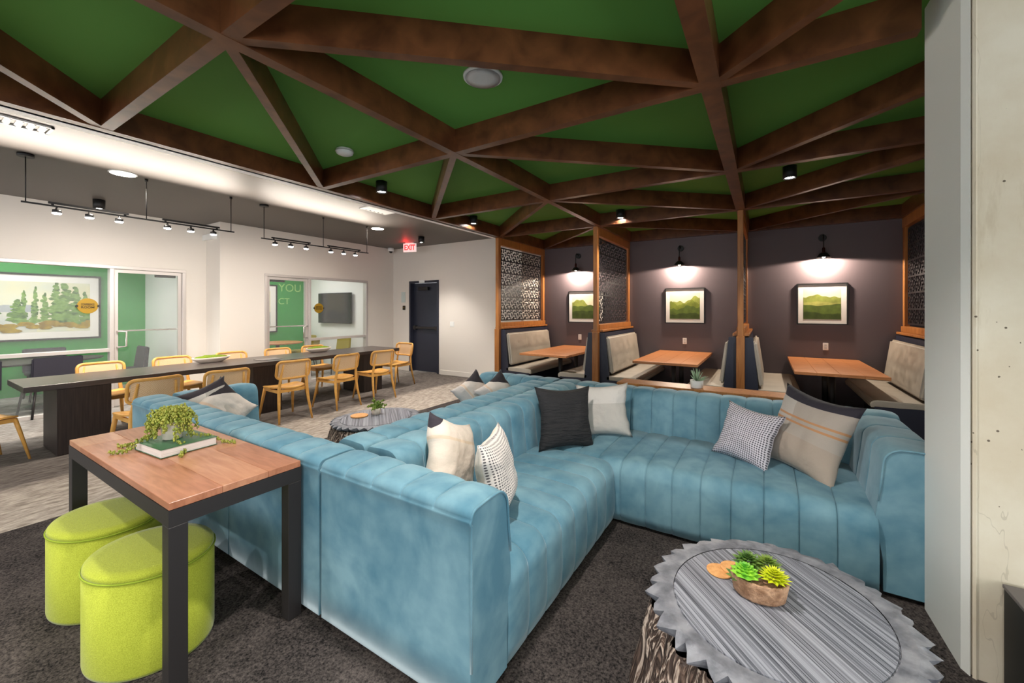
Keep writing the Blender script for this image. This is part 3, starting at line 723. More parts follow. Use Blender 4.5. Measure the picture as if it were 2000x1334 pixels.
for xp, lb in zip(PX_, dlabels):
    t = thing('booth_divider', lb, 'divider', (xp, 6.3, 0))
    bm = B(); box(bm, -.035, .035, 0, .08, 1.18, ZB-.002, 0, .004, 1); obj('post', bm, OAK, t)
    bm = B(); box(bm, -.05, .05, -.012, .085, 0.005, 1.18, 0, .004, 1); obj('post_base', bm, OAK, t)
    bm = B(); box(bm, -.03, .03, 1.80, 1.885, 1.3, ZB-.002, 0, .003, 1); obj('rear_post', bm, OAK, t)
    bm = B(); box(bm, -.035, .035, .08, 1.885, 2.76, ZB-.002); obj('top_rail', bm, OAK, t)
    bm = B(); box(bm, -.05, .05, .086, 1.885, 1.215, 1.30, 0, .004, 1); obj('sill', bm, OAK, t)
    bm = B(); box(bm, -.10, .10, .086, 1.89, 1.18, 1.214, 0, .004, 1); obj('ledge', bm, OAK, t)
    s = bpy.data.objects.new('screen', SCR); COL.objects.link(s); s.parent = t; s.location = (0, .13, 1.33)
    bm = B(); box(bm, -.04, .04, .086, 1.89, 0.005, 1.18); obj('lower_panel', bm, NAVY, t)
def bench(xp, s, label):
    """bench against divider at xp, opening towards s (+1/-1)"""
    t = thing('booth_bench', label, 'bench', (xp+s*.045, 6.36, 0))
    sgn = lambda pts: [(s*a, b) for a, b in pts]
    bm = B(); prism(bm, sgn([(0,.006), (.50,.006), (.52,.36), (.62,.37), (.62,.395), (.17,.40), (.10,1.165), (0,1.165)]), 'y', 0, .03); obj('end_panel', bm, NAVY, t)
    bm = B(); prism(bm, sgn([(0,.006), (.42,.006), (.44,.39), (.1,.39), (.06,1.16), (0,1.16)]), 'y', .032, 1.82); obj('bench_frame', bm, NAVY, t)
    bm = B(); prof = [(.12,.40), (.60,.40), (.64,.37), (.655,.39), (.655,.43), (.63,.46), (.58,.47), (.12,.465)]
    prism(bm, sgn(prof), 'y', .0, 1.82); bmesh.ops.bevel(bm, geom=[e for e in bm.edges], offset=.01, segments=2, affect='EDGES'); obj('seat_cushion', bm, CREAM, t, smooth=False)
    bm = B(); prism(bm, sgn([(.15,.50), (.225,.51), (.145,1.10), (.075,1.10)]), 'y', .04, 1.72); bmesh.ops.bevel(bm, geom=[e for e in bm.edges], offset=.025, segments=3, affect='EDGES'); obj('back_cushion', bm, CREAM, t, smooth=False)
    return t
bench(PX_[0], 1, 'greige and navy booth bench against the screen beside the white wall')
bench(PX_[1], -1, 'greige and navy bench facing left in the left booth')
bench(PX_[1], 1, 'greige and navy bench at left of the middle booth')
bench(PX_[2], -1, 'greige and navy bench on the right side of the middle booth')
bench(PX_[2], 1, 'greige and navy bench on the left side of the right booth')
bench(PX_[3], -1, 'greige and navy bench beside the concrete column')
def booth_table(x, label, y0=6.27):
    t = thing('booth_table', label, 'table', (x, y0, 0)); w = .46; L = YB-.01-y0
    for k in range(4):
        a = -w+2*w*k/4; bm = B(); box(bm, a+.0006, a+2*w/4-.0006, 0, L, .722, .76, 0, .003, 1); obj('board', bm, BOOTHTOP, t)
    for yy in (.75, 1.5):
        bm = B(); tube(bm, [(0, yy, .02), (0, yy, .70)], .04, 16); obj('column', bm, BLACKM, t)
        bm = B(); box(bm, -.3, .3, yy-.03, yy+.03, .006, .03, 0, .005, 1); box(bm, -.03, .03, yy-.3, yy+.3, .006, .03, 0, .005, 1); obj('foot', bm, BLACKM, t)
        bm = B(); box(bm, -.25, .25, yy-.04, yy+.04, .70, .721); obj('top_plate', bm, BLACKM, t)
booth_table(-3.3, 'honey wood booth table in the left booth')
booth_table(-1.27, 'honey wood booth table in the middle booth')
booth_table(.78, 'honey wood booth table in the right booth')
for x, lb in ((-3.39, 'left'), (-1.28, 'middle'), (.83, 'right')):
    t = thing('wall_outlet', 'white wall outlet above the %s booth table' % lb, 'outlet', (x, YB, .95))
    bm = B(); box(bm, -.036, .036, -.008, -.001, -.058, .058, 0, .003, 1); obj('plate', bm, WHITER, t)
    for dz in (-.022, .022):
        bm = B(); box(bm, -.016, .016, -.011, -.008, dz-.014, dz+.014, 0, .002, 1); obj('socket', bm, M('outlet_grey', S(205,205,203), .4), t)
    # sconce
for x, lb in ((-3.42, 'left'), (-1.35, 'middle'), (.79, 'right')):
    t = thing('wall_sconce', 'black barn style wall lamp above the %s booth picture' % lb, 'lamp', (x, YB, 2.4))
    bm = B(); prism(bm, [(.055*cos(2*pi*i/24), .30+.055*sin(2*pi*i/24)) for i in range(24)], 'y', -.03, -.001); obj('wall_plate', bm, BLACK, t)
    bm = B(); tube(bm, [(0,-.02,.30), (0,-.06,.33), (0,-.11,.34), (0,-.15,.31), (0,-.16,.24), (0,-.16,.10)], .009, 8); obj('arm', bm, BLACK, t)
    bm = B(); lathe(bm, [(.012,.13), (.022,.11), (.02,.06), (.03,.045)], 20, c=(0,-.16,0)); obj('socket', bm, M('bronze', S(84,44,34), .4, .6), t)
    bm = B(); lathe(bm, [(.03,.046), (.05,.035), (.075,.0), (.095,-.03), (.093,-.034), (.072,-.004), (.045,.028), (.028,.038)], 32, c=(0,-.16,0)); obj('shade', bm, BLACK, t)
    bm = B(); ball(bm, (0,-.16,-.012), .026, 12); obj('bulb', bm, M('bulb_glow', (1,1,1,1), .5, emit=(1,.84,.62,1), estr=30), t)
    light('sconce_lamp', 'SPOT', (x, YB-.16, 2.37), 170, (1,.84,.68), (radians(8), 0, 0), spot_size=radians(172), spot_blend=.12, shadow_soft_size=.03)

# ------------------------------------------------------------------ concrete column
bm = B(); prism(bm, [(.715,2.9), (.732,2.50), (.752,2.463), (1.55,2.463), (1.55,2.9)], 'z', 0.004, ZC)
struct('trim_3', bm, CONC, 'rough cast concrete column at the right edge')
bm = B(); prism(bm, [(.70,2.9), (.715,2.50), (.733,2.468), (.737,2.472), (.7195,2.502), (.7045,2.9)], 'z', 0.004, ZC)
struct('trim_5', bm, CONC2, 'smoother pale layer on the left face of the concrete column')
bm = B(); prism(bm, [(.7385,2.4625), (.748,2.457), (.752,2.459), (.742,2.465)], 'z', 0.004, ZC); struct('trim_4', bm, CONC, 'form seam on the concrete column')
t = thing('plinth_box', 'black metal cube table against the concrete column', 'table', (.815, 1.75, 0))
bm = B(); box(bm, 0, .62, 0, .69, .425, .44, 0, .002, 1); obj('top', bm, M('lit_black_top', S(96,90,90), .5), t)  # top of the black cube coloured grey, the light on it painted in
bm = B(); box(bm, .004, .616, .004, .686, .006, .424); obj('body', bm, M('black_sheet', S(14,13,14), .6), t)

# ------------------------------------------------------------------ sofas
def arc(cx, cz, r, a0, a1, n): return [(cx+r*cos(radians(a0+(a1-a0)*i/n)), cz+r*sin(radians(a0+(a1-a0)*i/n))) for i in range(n+1)]
def back_profile(Tk, slant=.03):
    P = [(0,.035,0), (0,.2,0), (0,.45,0), (0,.70,0), (0,.745,0), (-.006,.752,0), (-.006,.760,0), (0,.765,.15)]
    P += [(x, z, min(1, .3+.12*i)) for i, (x, z) in enumerate(arc(.035, .765, .035, 170, 90, 5))]
    P += [(Tk*.45,.805,1)]
    P += [(x, z, 1) for x, z in arc(Tk-.085, .72, .085, 90, 0, 7)]
    P += [(Tk+slant*.3,.62,1), (Tk+slant*.7,.52,1), (Tk+slant,.44,1), (Tk+slant,.40,.2), (Tk,.2,0), (Tk,.035,0)]
    return P
def seat_profile(D):
    P = [(.008,.035,.3), (0,.10,1), (-.004,.2,1), (0,.30,1)]
    P += [(x, z, 1) for x, z in arc(.10, .345, .10, 172, 92, 8)]
    P += [(D*.35,.452,1), (D*.65,.45,1), (D,.44,1), (D+.02,.43,0), (D+.02,.035,0)]
    return P
def channels(name, parent, prof, org, u, v, L, w, amp=.012, mat=None):
    """closed profile (d along v, z, mask) swept along u; puffed channels of width w"""
    n = max(1, round(L/w)); PH = (0, .018, .05, .11, .23, .40, .60, .77, .89, .95, .982); per = len(PH); ns = n*per
    u = Vector(u).to_3d(); v = Vector(v).to_3d(); org = Vector((org[0], org[1], 0))
    K = len(prof); nor = []
    area = sum(prof[i][0]*prof[(i+1) % K][1]-prof[(i+1) % K][0]*prof[i][1] for i in range(K)); sg = 1 if area > 0 else -1
    for i in range(K):
        a = prof[i-1]; b = prof[(i+1) % K]; t = Vector((b[0]-a[0], b[1]-a[1])).normalized(); nor.append((t.y*sg, -t.x*sg))
    bm = B(); rings = []
    for s in range(ns+1):
        ph = PH[s % per]; tt = (s//per+ph)/n; pf = amp*(1-abs(2*ph-1)**3) if s % per else -.016
        if s in (0, ns): pf = 0
        ring = []
        for (d, z, mk), (nx, nz) in zip(prof, nor):
            wob = .003*noise.noise(Vector((s*.11, d*5+org.x, z*5+org.y)))*mk
            ring.append(bm.verts.new(org+u*(L*tt)+v*(d+nx*(pf*mk+wob))+Vector((0, 0, z+nz*(pf*mk+wob)))))
        rings.append(ring)
    for A, C in zip(rings, rings[1:]):
        for j in range(K):
            f = bm.faces.new([A[j], A[(j+1) % K], C[(j+1) % K], C[j]]); f.smooth = True
    bm.faces.new(rings[0]); bm.faces.new(rings[-1][::-1])
    return obj(name, bm, mat or VELVET, parent)
def end_piping(parent, prof, org, v, off):
    v = Vector(v).to_3d(); pts = [Vector((org[0], org[1], z))+v*d+Vector(off).to_3d() for d, z, m in prof[1:-5]]
    bm = B(); tube(bm, pts, .006, 6); obj('piping', bm, VELVET, parent)
CW = .178; TK = .25
A_ = thing('sectional_sofa', 'blue velvet channel tufted corner sofa facing the near stump table', 'sofa', (-1.2, 2.9, 0))
def rel(o, r):   # parent while keeping world-space mesh coordinates
    o.location = (-r.location[0], -r.location[1], 0); return o
bp = back_profile(TK)
rel(channels('armrest', A_, bp, (-.925, 1.19), (-1,0), (0,1), .925, CW), A_)
rel(channels('backrest', A_, bp, (-1.85, 1.46), (0,1), (1,0), 2.54, CW), A_)
rel(channels('backrest', A_, bp, (.79, 4.0), (-1,0), (0,-1), 2.39, CW), A_)
rel(channels('armrest', A_, bp, (.79, 2.90), (0,1), (-1,0), .84, .28, .006), A_)
rel(channels('seat', A_, seat_profile(.66), (-.925, 1.45), (0,1), (-1,0), 1.43, CW), A_)
rel(channels('seat', A_, seat_profile(.86), (.52, 2.87), (-1,0), (0,1), 2.10, CW), A_)
for pr, og, vv, of in ((bp, (-.925,1.19), (0,1), (.004,0)), (bp, (.79,2.90), (-1,0), (0,-.004))):
    v3 = Vector(vv).to_3d(); pts = [Vector((og[0], og[1], z))+v3*d+Vector(of).to_3d() for d, z, m in pr[1:-4]]
    bm = B(); tube(bm, pts, .006, 6); rel(obj('piping', bm, VELVET, A_), A_)
bm = B(); box(bm, -1.82, -.96, 1.22, 3.97, .006, .034); box(bm, -.96, .76, 2.94, 3.97, .006, .034); rel(obj('plinth', bm, BLACK, A_), A_)
B_ = thing('sectional_sofa', 'blue velvet channel tufted sofa facing the long dark table', 'sofa', (-2.9, 2.0, 0))
rel(channels('backrest', B_, bp, (-4.5, 1.19), (1,0), (0,1), 1.69, CW), B_)
rel(channels('backrest', B_, bp, (-2.80, 1.19), (1,0), (0,1), .93, CW), B_)
rel(channels('backrest', B_, bp, (-1.87, 1.46), (0,1), (-1,0), 2.27, CW), B_)
rel(channels('armrest', B_, bp, (-1.87, 4.0), (-1,0), (0,-1), .93, CW), B_)
rel(channels('armrest', B_, bp, (-4.5, 1.46), (0,1), (1,0), .60, CW), B_)
rel(channels('seat', B_, seat_profile(.65), (-4.24, 2.12), (1,0), (0,-1), 1.44, CW), B_)
rel(channels('seat', B_, seat_profile(.66), (-2.80, 1.45), (0,1), (1,0), 2.28, CW), B_)
bm = B(); box(bm, -4.47, -1.9, 1.22, 2.08, .006, .034); box(bm, -2.76, -1.9, 2.08, 3.97, .006, .034); rel(obj('plinth', bm, BLACK, B_), B_)
# ledge behind the sofa
t = thing('console_table', 'narrow honey wood console behind the blue corner sofa', 'table', (-1.27, 4.03, 0))
bm = B(); box(bm, 0, 1.5, 0, .26, .785, .815, 0, .003, 1); obj('top', bm, OAK, t)
for x in (.03, 1.43):
    for y in (.02, .2):
        bm = B(); box(bm, x, x+.04, y, y+.04, .006, .784); obj('leg', bm, BLACKM, t)

# ------------------------------------------------------------------ cushions
def cushion(label, loc, w, h, th, mat, yaw, lean, roll=0, seed=0, mat2=None, group=None):
    """upright cushion, front faces local -Y; loc = centre"""
    n = 22; bm = B(); uvl = bm.loops.layers.uv.new('UVMap'); rr = random.Random(seed)
    off = Vector((rr.uniform(0,50), rr.uniform(0,50), 0)); G = {}
    for s in (-1, 1):
        for i in range(n+1):
            for j in range(n+1):
                a = -1+2*i/n; b = -1+2*j/n
                edge = i in (0, n) or j in (0, n)
                if edge and s == 1: G[(i, j, s)] = G[(i, j, -1)]; continue
                pin = .145
                x = w/2*a*(1-pin*(1-b*b)); z = h/2*b*(1-pin*(1-a*a))
                p = ((1-a**4)*(1-b**4))**.62*(1-.12*(a*a+b*b)) if not edge else 0
                nn = noise.noise(Vector((a*1.4, b*1.4, 0))+off)
                wr = noise.noise(Vector((a*4.5, b*2.2, s*3))+off)
                y = s*(th/2*p*(1+.22*nn)+.011*wr*p)+.02*nn*(1-p)
                G[(i, j, s)] = bm.verts.new((x+.012*noise.noise(Vector((b*3, 7, seed))), y, z-.02*(1-b*b)*0))
    for s in (-1, 1):
        for i in range(n):
            for j in range(n):
                q = [(i, j), (i+1, j), (i+1, j+1), (i, j+1)]
                f = bm.faces.new([G[(a, b, s)] for a, b in q][::-s] if s == 1 else [G[(a, b, s)] for a, b in q]); f.smooth = True
                f.material_index = 1 if (s == 1 and mat2) else 0
                order = q[::-1] if s == 1 else q
                for lp, (a, b) in zip(f.loops, order): lp[uvl].uv = (a/n, b/n)
    t = obj('cushion', bm, [mat]+([mat2] if mat2 else []), None, fix=True)
    t.matrix_world = Matrix.Translation(loc) @ Matrix.Rotation(yaw, 4, 'Z') @ Matrix.Rotation(-lean, 4, 'X') @ Matrix.Rotation(roll, 4, 'Y')
    return tag(t, label, 'cushion', group)
def yaw_of(nx, ny): return atan2(nx, -ny)
cushion('cream cushion with a small charcoal tip behind the near sofa arm', (-1.52, 1.78, .70), .45, .45, .19, CL_TIP, yaw_of(.93, .2), .22, .42, 1)
cushion('white cushion dotted with tiny black squares leaning on the near sofa arm', (-1.22, 1.80, .675), .43, .43, .17, CL_DOT, yaw_of(.93, .34), .22, .0, 2, CL_PLAIN)
cushion('black crinkled cushion in the corner of the blue sofa', (-1.36, 2.98, .68), .50, .50, .17, CL_BLACK, yaw_of(.80, -.6), .28, .05, 3)
cushion('pale grey and white cushion behind the black cushion', (-1.20, 3.42, .67), .46, .46, .15, CL_HALF, yaw_of(.32, -.95), .30, -.08, 4)
cushion('small black and white woven check cushion on the blue corner sofa', (-.11, 3.40, .635), .42, .42, .15, CL_WEAVE, yaw_of(-.45, -.89), .38, .10, 5)
cushion('large grey plaid cushion with tan stripes against the right arm', (.25, 3.40, .70), .58, .58, .19, CL_PLAID, yaw_of(-.72, -.69), .33, .10, 6)
cushion('cream cushion with a long charcoal band, left one on the far sofa', (-4.13, 1.58, .69), .42, .42, .16, CL_BAND, yaw_of(.60, -.5), .30, -.42, 7)
cushion('cream cushion with a charcoal top, right one beside the left sofa arm', (-4.06, 1.68, .66), .43, .43, .16, CL_CORNER, yaw_of(.95, .1), .30, -.70, 8)
cushion('cream cushion with charcoal corner on the far end of the sofa, left one', (-2.66, 3.48, .64), .38, .38, .16, CL_CORNER, yaw_of(.75, -.5), .25, -.6, 9)
cushion('cream cushion with charcoal corner on the far end of the sofa, right one', (-2.40, 3.56, .65), .38, .38, .16, CL_CORNER, yaw_of(.7, -.6), .25, -.6, 10)

# ------------------------------------------------------------------ side table and stools
t = thing('side_table', 'walnut topped side table with square black metal legs', 'table', (-2.73, .905, 0))
hw, hd, lw = .735, .27, .065
bw = [(-hd+.002, -hd+.19), (-hd+.19, .11), (.11, hd-.002)]
bm_y = [-.5, -.16, .2]
k = 0
for r_, (y0, y1) in enumerate(bw):
    xs = [-hw+.002, bm_y[r_], hw-.002]
    for a, b in zip(xs, xs[1:]):
        bm = B(); box(bm, a+.0004, b-.0004, y0+.0004, y1-.0004, .752, .782, 0, .0015, 1)
        obj('board', bm, (WALNUT_A, WALNUT_B)[(k+r_) % 2], t); k += 1
bm = B()
box(bm, -hw, hw, -hd, -hd+.045, .685, .751); box(bm, -hw, hw, hd-.045, hd, .685, .751); box(bm, -hw, -hw+.045, -hd+.045, hd-.045, .685, .751); box(bm, hw-.045, hw, -hd+.045, hd-.045, .685, .751)
obj('apron', bm, BLACKM, t)
for sx in (-1, 1):
    for sy in (-1, 1):
        x = sx*(hw-lw/2); y = sy*(hd-lw/2)
        bm = B(); box(bm, x-lw/2, x+lw/2, y-lw/2, y+lw/2, .006, .684, 0, .002, 1); obj('leg', bm, BLACKM, t)
for (x, y, lb, rz) in ((-2.42, .71, 'lime green oval felt stool nearest the camera under the side table', radians(20)), (-3.02, .70, 'lime green oval felt stool farther left under the side table', radians(8))):
    t = thing('felt_stool', lb, 'stool', (x, y, .004), rz)
    bm = B(); lathe(bm, [(.985,.004), (1,.02), (1,.41)], 56, sx=.248, sy=.222); obj('body', bm, LIME, t)
    bm = B(); lathe(bm, [(1.0,.411), (.99,.428), (.96,.437), (.8,.441), (.001,.442)], 56, sx=.248, sy=.222); obj('seat_pad', bm, LIME, t)
    bm = B(); tube(bm, [(.25*cos(2*pi*i/56), .224*sin(2*pi*i/56), .412) for i in range(56)], .004, 6, closed=True); obj('piping', bm, PIPE, t)

# book, trailing plant
t = thing('book', 'thick green covered book under the trailing plant', 'book', (-2.775, .92, .783), radians(4))
bm = B(); box(bm, -.15, .15, -.13, .13, .002, .004); box(bm, -.15, .15, -.13, .13, .044, .047); box(bm, -.15, -.147, -.13, .13, .002, .047); obj('cover', bm, M('green_cover', S(70,112,84), .35, var=6, col2=S(46,96,60)), t)
bm = B(); box(bm, -.146, .146, -.126, .126, .0042, .0438); obj('pages', bm, M('page_white', S(226,216,210), .7, var=300, col2=S(205,195,190), stretch=(.02,.02,1)), t)
t = thing('trailing_plant', 'trailing succulent in a ribbed white pot on the green book', 'plant', (-2.80, .91, .831))
bm = B(); lathe(bm, [(.038,0), (.044,.004), (.056,.098), (.058,.102), (.052,.102), (.05,.09), (.001,.088)], 40)
for v in bm.verts:
    a = atan2(v.co.y, v.co.x); r = hypot(v.co.x, v.co.y)
    if .036 < r and v.co.z < .092: v.co.x *= 1+.03*sin(a*20); v.co.y *= 1+.03*sin(a*20)
obj('pot', bm, POTW, t)
rr = random.Random(12)
def leafy_stem(pts, mat, parent, size=.009, name='stem', dens=2):
    bm = B(); tube(bm, pts, .0018, 5)
    P = [Vector(p) for p in pts]
    for a, b in zip(P, P[1:]):
        m = max(1, int((b-a).length/(size*.8)))
        for i in range(m):
            for _ in range(dens):
                c = a.lerp(b, i/m)+Vector((rr.gauss(0,1), rr.gauss(0,1), rr.gauss(0,.8))).normalized()*size*.9
                s = size*rr.uniform(.7, 1.1); ball(bm, c, s*.62, 5, sc=(1,1,1.15))
    obj(name, bm, mat, parent)
for k in range(38):
    a = rr.uniform(0, 2*pi) if k > 8 else (-2.1, -1.5, -.2, .2, -2.6, 3.0, 1.0, .7, -1.9)[k]
    if -1.35 < a < -.45: a = a+1.5 if a > -.9 else a-1.3
    r0 = .02; R = rr.uniform(.06, .105); zt = .094+rr.uniform(.02, .075); drop = rr.uniform(.02, .1)
    if k in (0, 2, 4, 6): drop = .075; 
    pts = [(r0*cos(a), r0*sin(a), .08), (r0*1.6*cos(a), r0*1.6*sin(a), zt), (R*.75*cos(a), R*.75*sin(a), zt+.005), (R*cos(a), R*sin(a), zt-.03), (R*1.08*cos(a), R*1.08*sin(a), max(.02, zt-.03-drop))]
    if k in (0, 2, 4, 7):
        ext = (.14, .10, .18, .20)[(0, 2, 4, 7).index(k)]
        pts += [((R+.03)*cos(a), (R+.03)*sin(a), .015)]
        ed = .125
        pts += [((R+ext*.5)*cos(a+.15), (R+ext*.5)*sin(a+.15), .0), ((R+ext*.75)*cos(a+.15), (R+ext*.75)*sin(a+.15), -.03), ((R+ext)*cos(a+.1), (R+ext)*sin(a+.1), -.038), ((R+ext+.05)*cos(a), (R+ext+.05)*sin(a), -.038)]
    leafy_stem(pts, LEAFT, t, .0105)
bm = B()
for i in range(260):
    a = rr.uniform(0, 2*pi); r = rr.uniform(0, .085); ball(bm, (r*cos(a), r*sin(a), .105+rr.uniform(0,.07)*(1-r/.11)), .0085, 5)
o = obj('crown_leaves', bm, LEAFT, t); o['kind'] = 'stuff'

# ------------------------------------------------------------------ tree stump coffee tables
def stump(label, loc, rx, ry, rz, h, seed, rot=0):
    t = thing('stump_coffee_table', label, 'coffee table', loc, rz); rr = random.Random(seed)
    NT = 34; out = []
    for i in range(NT):
        a = 2*pi*(i+rr.uniform(-.22, .22))/NT; st = 2*pi/NT; big = rr.uniform(0, 1)
        out.append((a, .94+rr.uniform(-.015, .008))); out.append((a+st*.30, .985+rr.uniform(-.01, .012))); out.append((a+st*rr.uniform(.55, .68), 1.0+.05*big))
    def pt(a, r, z): return (rx*r*cos(a), ry*r*sin(a), z)
    bm = B(); n = len(out)
    I = [bm.verts.new(pt(a, .80, h)) for a, r in out]; I2 = [bm.verts.new(pt(a, .90, h+.003)) for a, r in out]; O = [bm.verts.new(pt(a, r, h+.001-max(0, r-.95)*.14*rr.uniform(.6, 1.6))) for a, r in out]; U = [bm.verts.new(pt(a, r*.985, h-.022)) for a, r in out]; V = [bm.verts.new(pt(a, .86, h-.05)) for a, r in out]
    for i in range(n):
        j = (i+1) % n
        for P, Q in ((I, I2), (I2, O), (O, U), (U, V)): bm.faces.new([P[i], P[j], Q[j], Q[i]])
    obj('rim', bm, GRIM, t)
    bm = B(); K = 72
    lathe(bm, [(.798,-.03), (.798,-.004), (.79,-.0035), (.788,.001), (.5,.002), (.001,.002)], K, c=(0,0,h), sx=rx, sy=ry, smooth=False); obj('tabletop', bm, GRAIN, t)
    bm = B(); K = 320; prev = None; rows = 16; rings = []
    for k in range(rows+1):
        z = (h-.045)*(1-k/rows)+.003; u = k/rows; base = .93+.22*u**.8
        ring = []
        for j in range(K):
            a = 2*pi*j/K
            nn = noise.noise(Vector((cos(a)*5, sin(a)*5, z*4+seed))); n2 = noise.noise(Vector((cos(a+.35*z)*14, sin(a+.35*z)*14, z*3+seed)))
            ridg = 1-abs(n2)*2
            r = base+.035*nn+.04*ridg*(.7+.3*nn)
            ring.append(bm.verts.new(pt(a, r, z)))
        rings.append(ring)
    for A, C in zip(rings, rings[1:]):
        for j in range(K):
            f = bm.faces.new([A[j], A[(j+1) % K], C[(j+1) % K], C[j]]); f.smooth = True
    bm.faces.new(rings[-1]); obj('trunk', bm, BARK, t)
    return t
stump('oval tree stump coffee table with grey grained top, near camera', (.033, 1.85, 0), .488, .435, radians(-114), .42, 3)
stump('oval tree stump coffee table with grey top beyond the sofa back', (-3.45, 2.85, 0), .46, .40, radians(-105), .42, 9)
for (x, y, z, lb) in ((-.165, 1.945, .424, 'cork coaster lying flat beside the bark planter'), (-.115, 1.985, .430, 'cork coaster resting on top of the other one')):
    bm = B(); lathe(bm, [(.048,0), (.05,.001), (.05,.0055), (.048,.0065)], 40); tag(obj('coaster', bm, COAST, loc=(x, y, z)), lb, 'coaster')
def rosette(parent, c, mat, R, rings, n, name='succulent', width=.34, up=.5):
    bm = B()
    for k in range(rings):
        u = k/max(1, rings-1); rk = R*(1-.75*u); tilt = .15+up*u*1.6
        for i in range(n):
            a = 2*pi*(i+.5*(k % 2))/n
            d = Vector((cos(a)*cos(tilt), sin(a)*cos(tilt), sin(tilt))); s = Vector((-sin(a), cos(a), 0)); nrm = d.cross(s)
            o = Vector(c)+Vector((0, 0, .006*k)); w = rk*width
            P = [o+d*rk*.1, o+d*rk*.55+s*w+nrm*-.1*w, o+d*rk, o+d*rk*.55-s*w+nrm*-.1*w, o+d*rk*.5+nrm*-.35*w, o+d*rk*.5+nrm*.35*w]
            vs = [bm.verts.new(p) for p in P]
            for f in ((0,1,4), (1,2,4), (2,3,4), (3,0,4), (1,0,5), (2,1,5), (3,2,5), (0,3,5)): bm.faces.new([vs[q] for q in f])
    obj(name, bm, mat, parent)
t = thing('succulent_planter', 'cork bark bowl planted with green and yellow succulents', 'plant', (-.02, 1.86, .423), radians(2))
bm = B(); lathe(bm, [(.74,0), (.88,.012), (1,.076), (.98,.08), (.9,.08), (.86,.064), (.001,.062)], 40, sx=.100, sy=.068)
for v in bm.verts: v.co += Vector((1,1,.3))*.003*noise.noise(v.co*60)
obj('bowl', bm, CORK, t)
rosette(t, (-.045,-.022,.086), LEAFL, .058, 6, 9, width=.42, up=.5); rosette(t, (.05,-.012,.092), LEAFY, .062, 6, 13, width=.15, up=.5)
rosette(t, (-.035,.035,.10), LEAFD, .066, 6, 9, width=.22); rosette(t, (.03,.045,.10), LEAF1, .064, 6, 12, width=.13)
rosette(t, (-.06,-.0,.055), LEAFD, .06, 2, 9, width=.3, up=.1)
# far stump decor
t = thing('potted_herb', 'small leafy green plant in a white pot on the far stump table', 'plant', (-3.55, 2.92, .422))
bm = B(); lathe(bm, [(.04,0), (.045,.004), (.05,.065), (.045,.066), (.042,.055), (.001,.054)], 28); obj('pot', bm, POTW, t)
for k in range(16):
    a = rr.uniform(0, 2*pi); L = rr.uniform(.08, .13); e = rr.uniform(.2, 1.3)
    pts = [(0,0,.05), (L*.5*cos(a)*cos(e), L*.5*sin(a)*cos(e), .06+L*.7*sin(e)), (L*cos(a)*cos(e)*1.1, L*sin(a)*cos(e)*1.1, .06+L*sin(e)*(1.0 if e > .7 else .2))]
    leafy_stem(pts, LEAF1, t, .014)
bm = B(); lathe(bm, [(.085,0), (.088,.002), (.088,.012), (.084,.014)], 36); tag(obj('wood_slice', bm, COAST, loc=(-3.62, 2.76, .423)), 'round wooden slice beside the plant on the far stump table', 'coaster')
# spiky plant on console
t = thing('spiky_plant', 'spiky pale green air plant in a white pot on the console', 'plant', (-.54, 4.13, .816))
bm = B(); lathe(bm, [(.05,0), (.052,.003), (.058,.07), (.052,.07), (.05,.06), (.001,.058)], 32); obj('pot', bm, M('speckled_pot', S(226,222,218), .6), t)
for k in range(34):
    a = rr.uniform(0, 2*pi); e = rr.uniform(.25, 1.5); L = rr.uniform(.08, .13)
    bm = B(); d = Vector((cos(a)*cos(e), sin(a)*cos(e), sin(e))); p0 = Vector((0,0,.06))
    tube(bm, [p0, p0+d*L*.5, p0+d*L], [.004, .006, .0008], 5, flat=.4); obj('leaf', bm, LEAFG, t)

# ------------------------------------------------------------------ long table, chairs
t = thing('communal_table', 'very long dark laminate communal table on block pedestals', 'table', (-6.72, 3.3, 0))
bm = B(); box(bm, -.42, .42, -2.46, 2.46, .705, .765, 0, .003, 1)
obj('tabletop', bm, EBTOP, t)
for y in (1.28, 3.2, 5.12):
    bm = B(); box(bm, -.2, .41-.0, y-3.3-.21, y-3.3+.21, .004, .704, 0, .003, 1); obj('pedestal', bm, EBONY, t)
for y, z, lb in ((2.72, .766, 'white boat shaped bowl of green moss, nearer one on the table'), (4.42, .766, 'white boat shaped bowl of green moss, farther one on the table')):
    t = thing('moss_bowl', lb, 'bowl', (-6.95, y, z))
    bm = B(); lathe(bm, [(.5,0), (.62,.005), (.9,.045), (1,.075), (.97,.077), (.9,.06), (.001,.03)], 36, sx=.10, sy=.25); obj('bowl', bm, POTW, t)
    bm = B(); lathe(bm, [(.93,.062), (.8,.085), (.5,.1), (.001,.105)], 36, sx=.10, sy=.25)
    for v in bm.verts: v.co.z += .012*noise.noise(v.co*22)
    obj('moss', bm, MOSS, t)
bm = B(); box(bm, -.12, .12, -.16, .16, 0, .006, 0, .002, 1); tag(obj('placemat_folder', bm, M('grey_folder', S(120,112,108), .3), loc=(-6.6, 3.35, .766)), 'flat grey folder lying on the long table', 'folder')
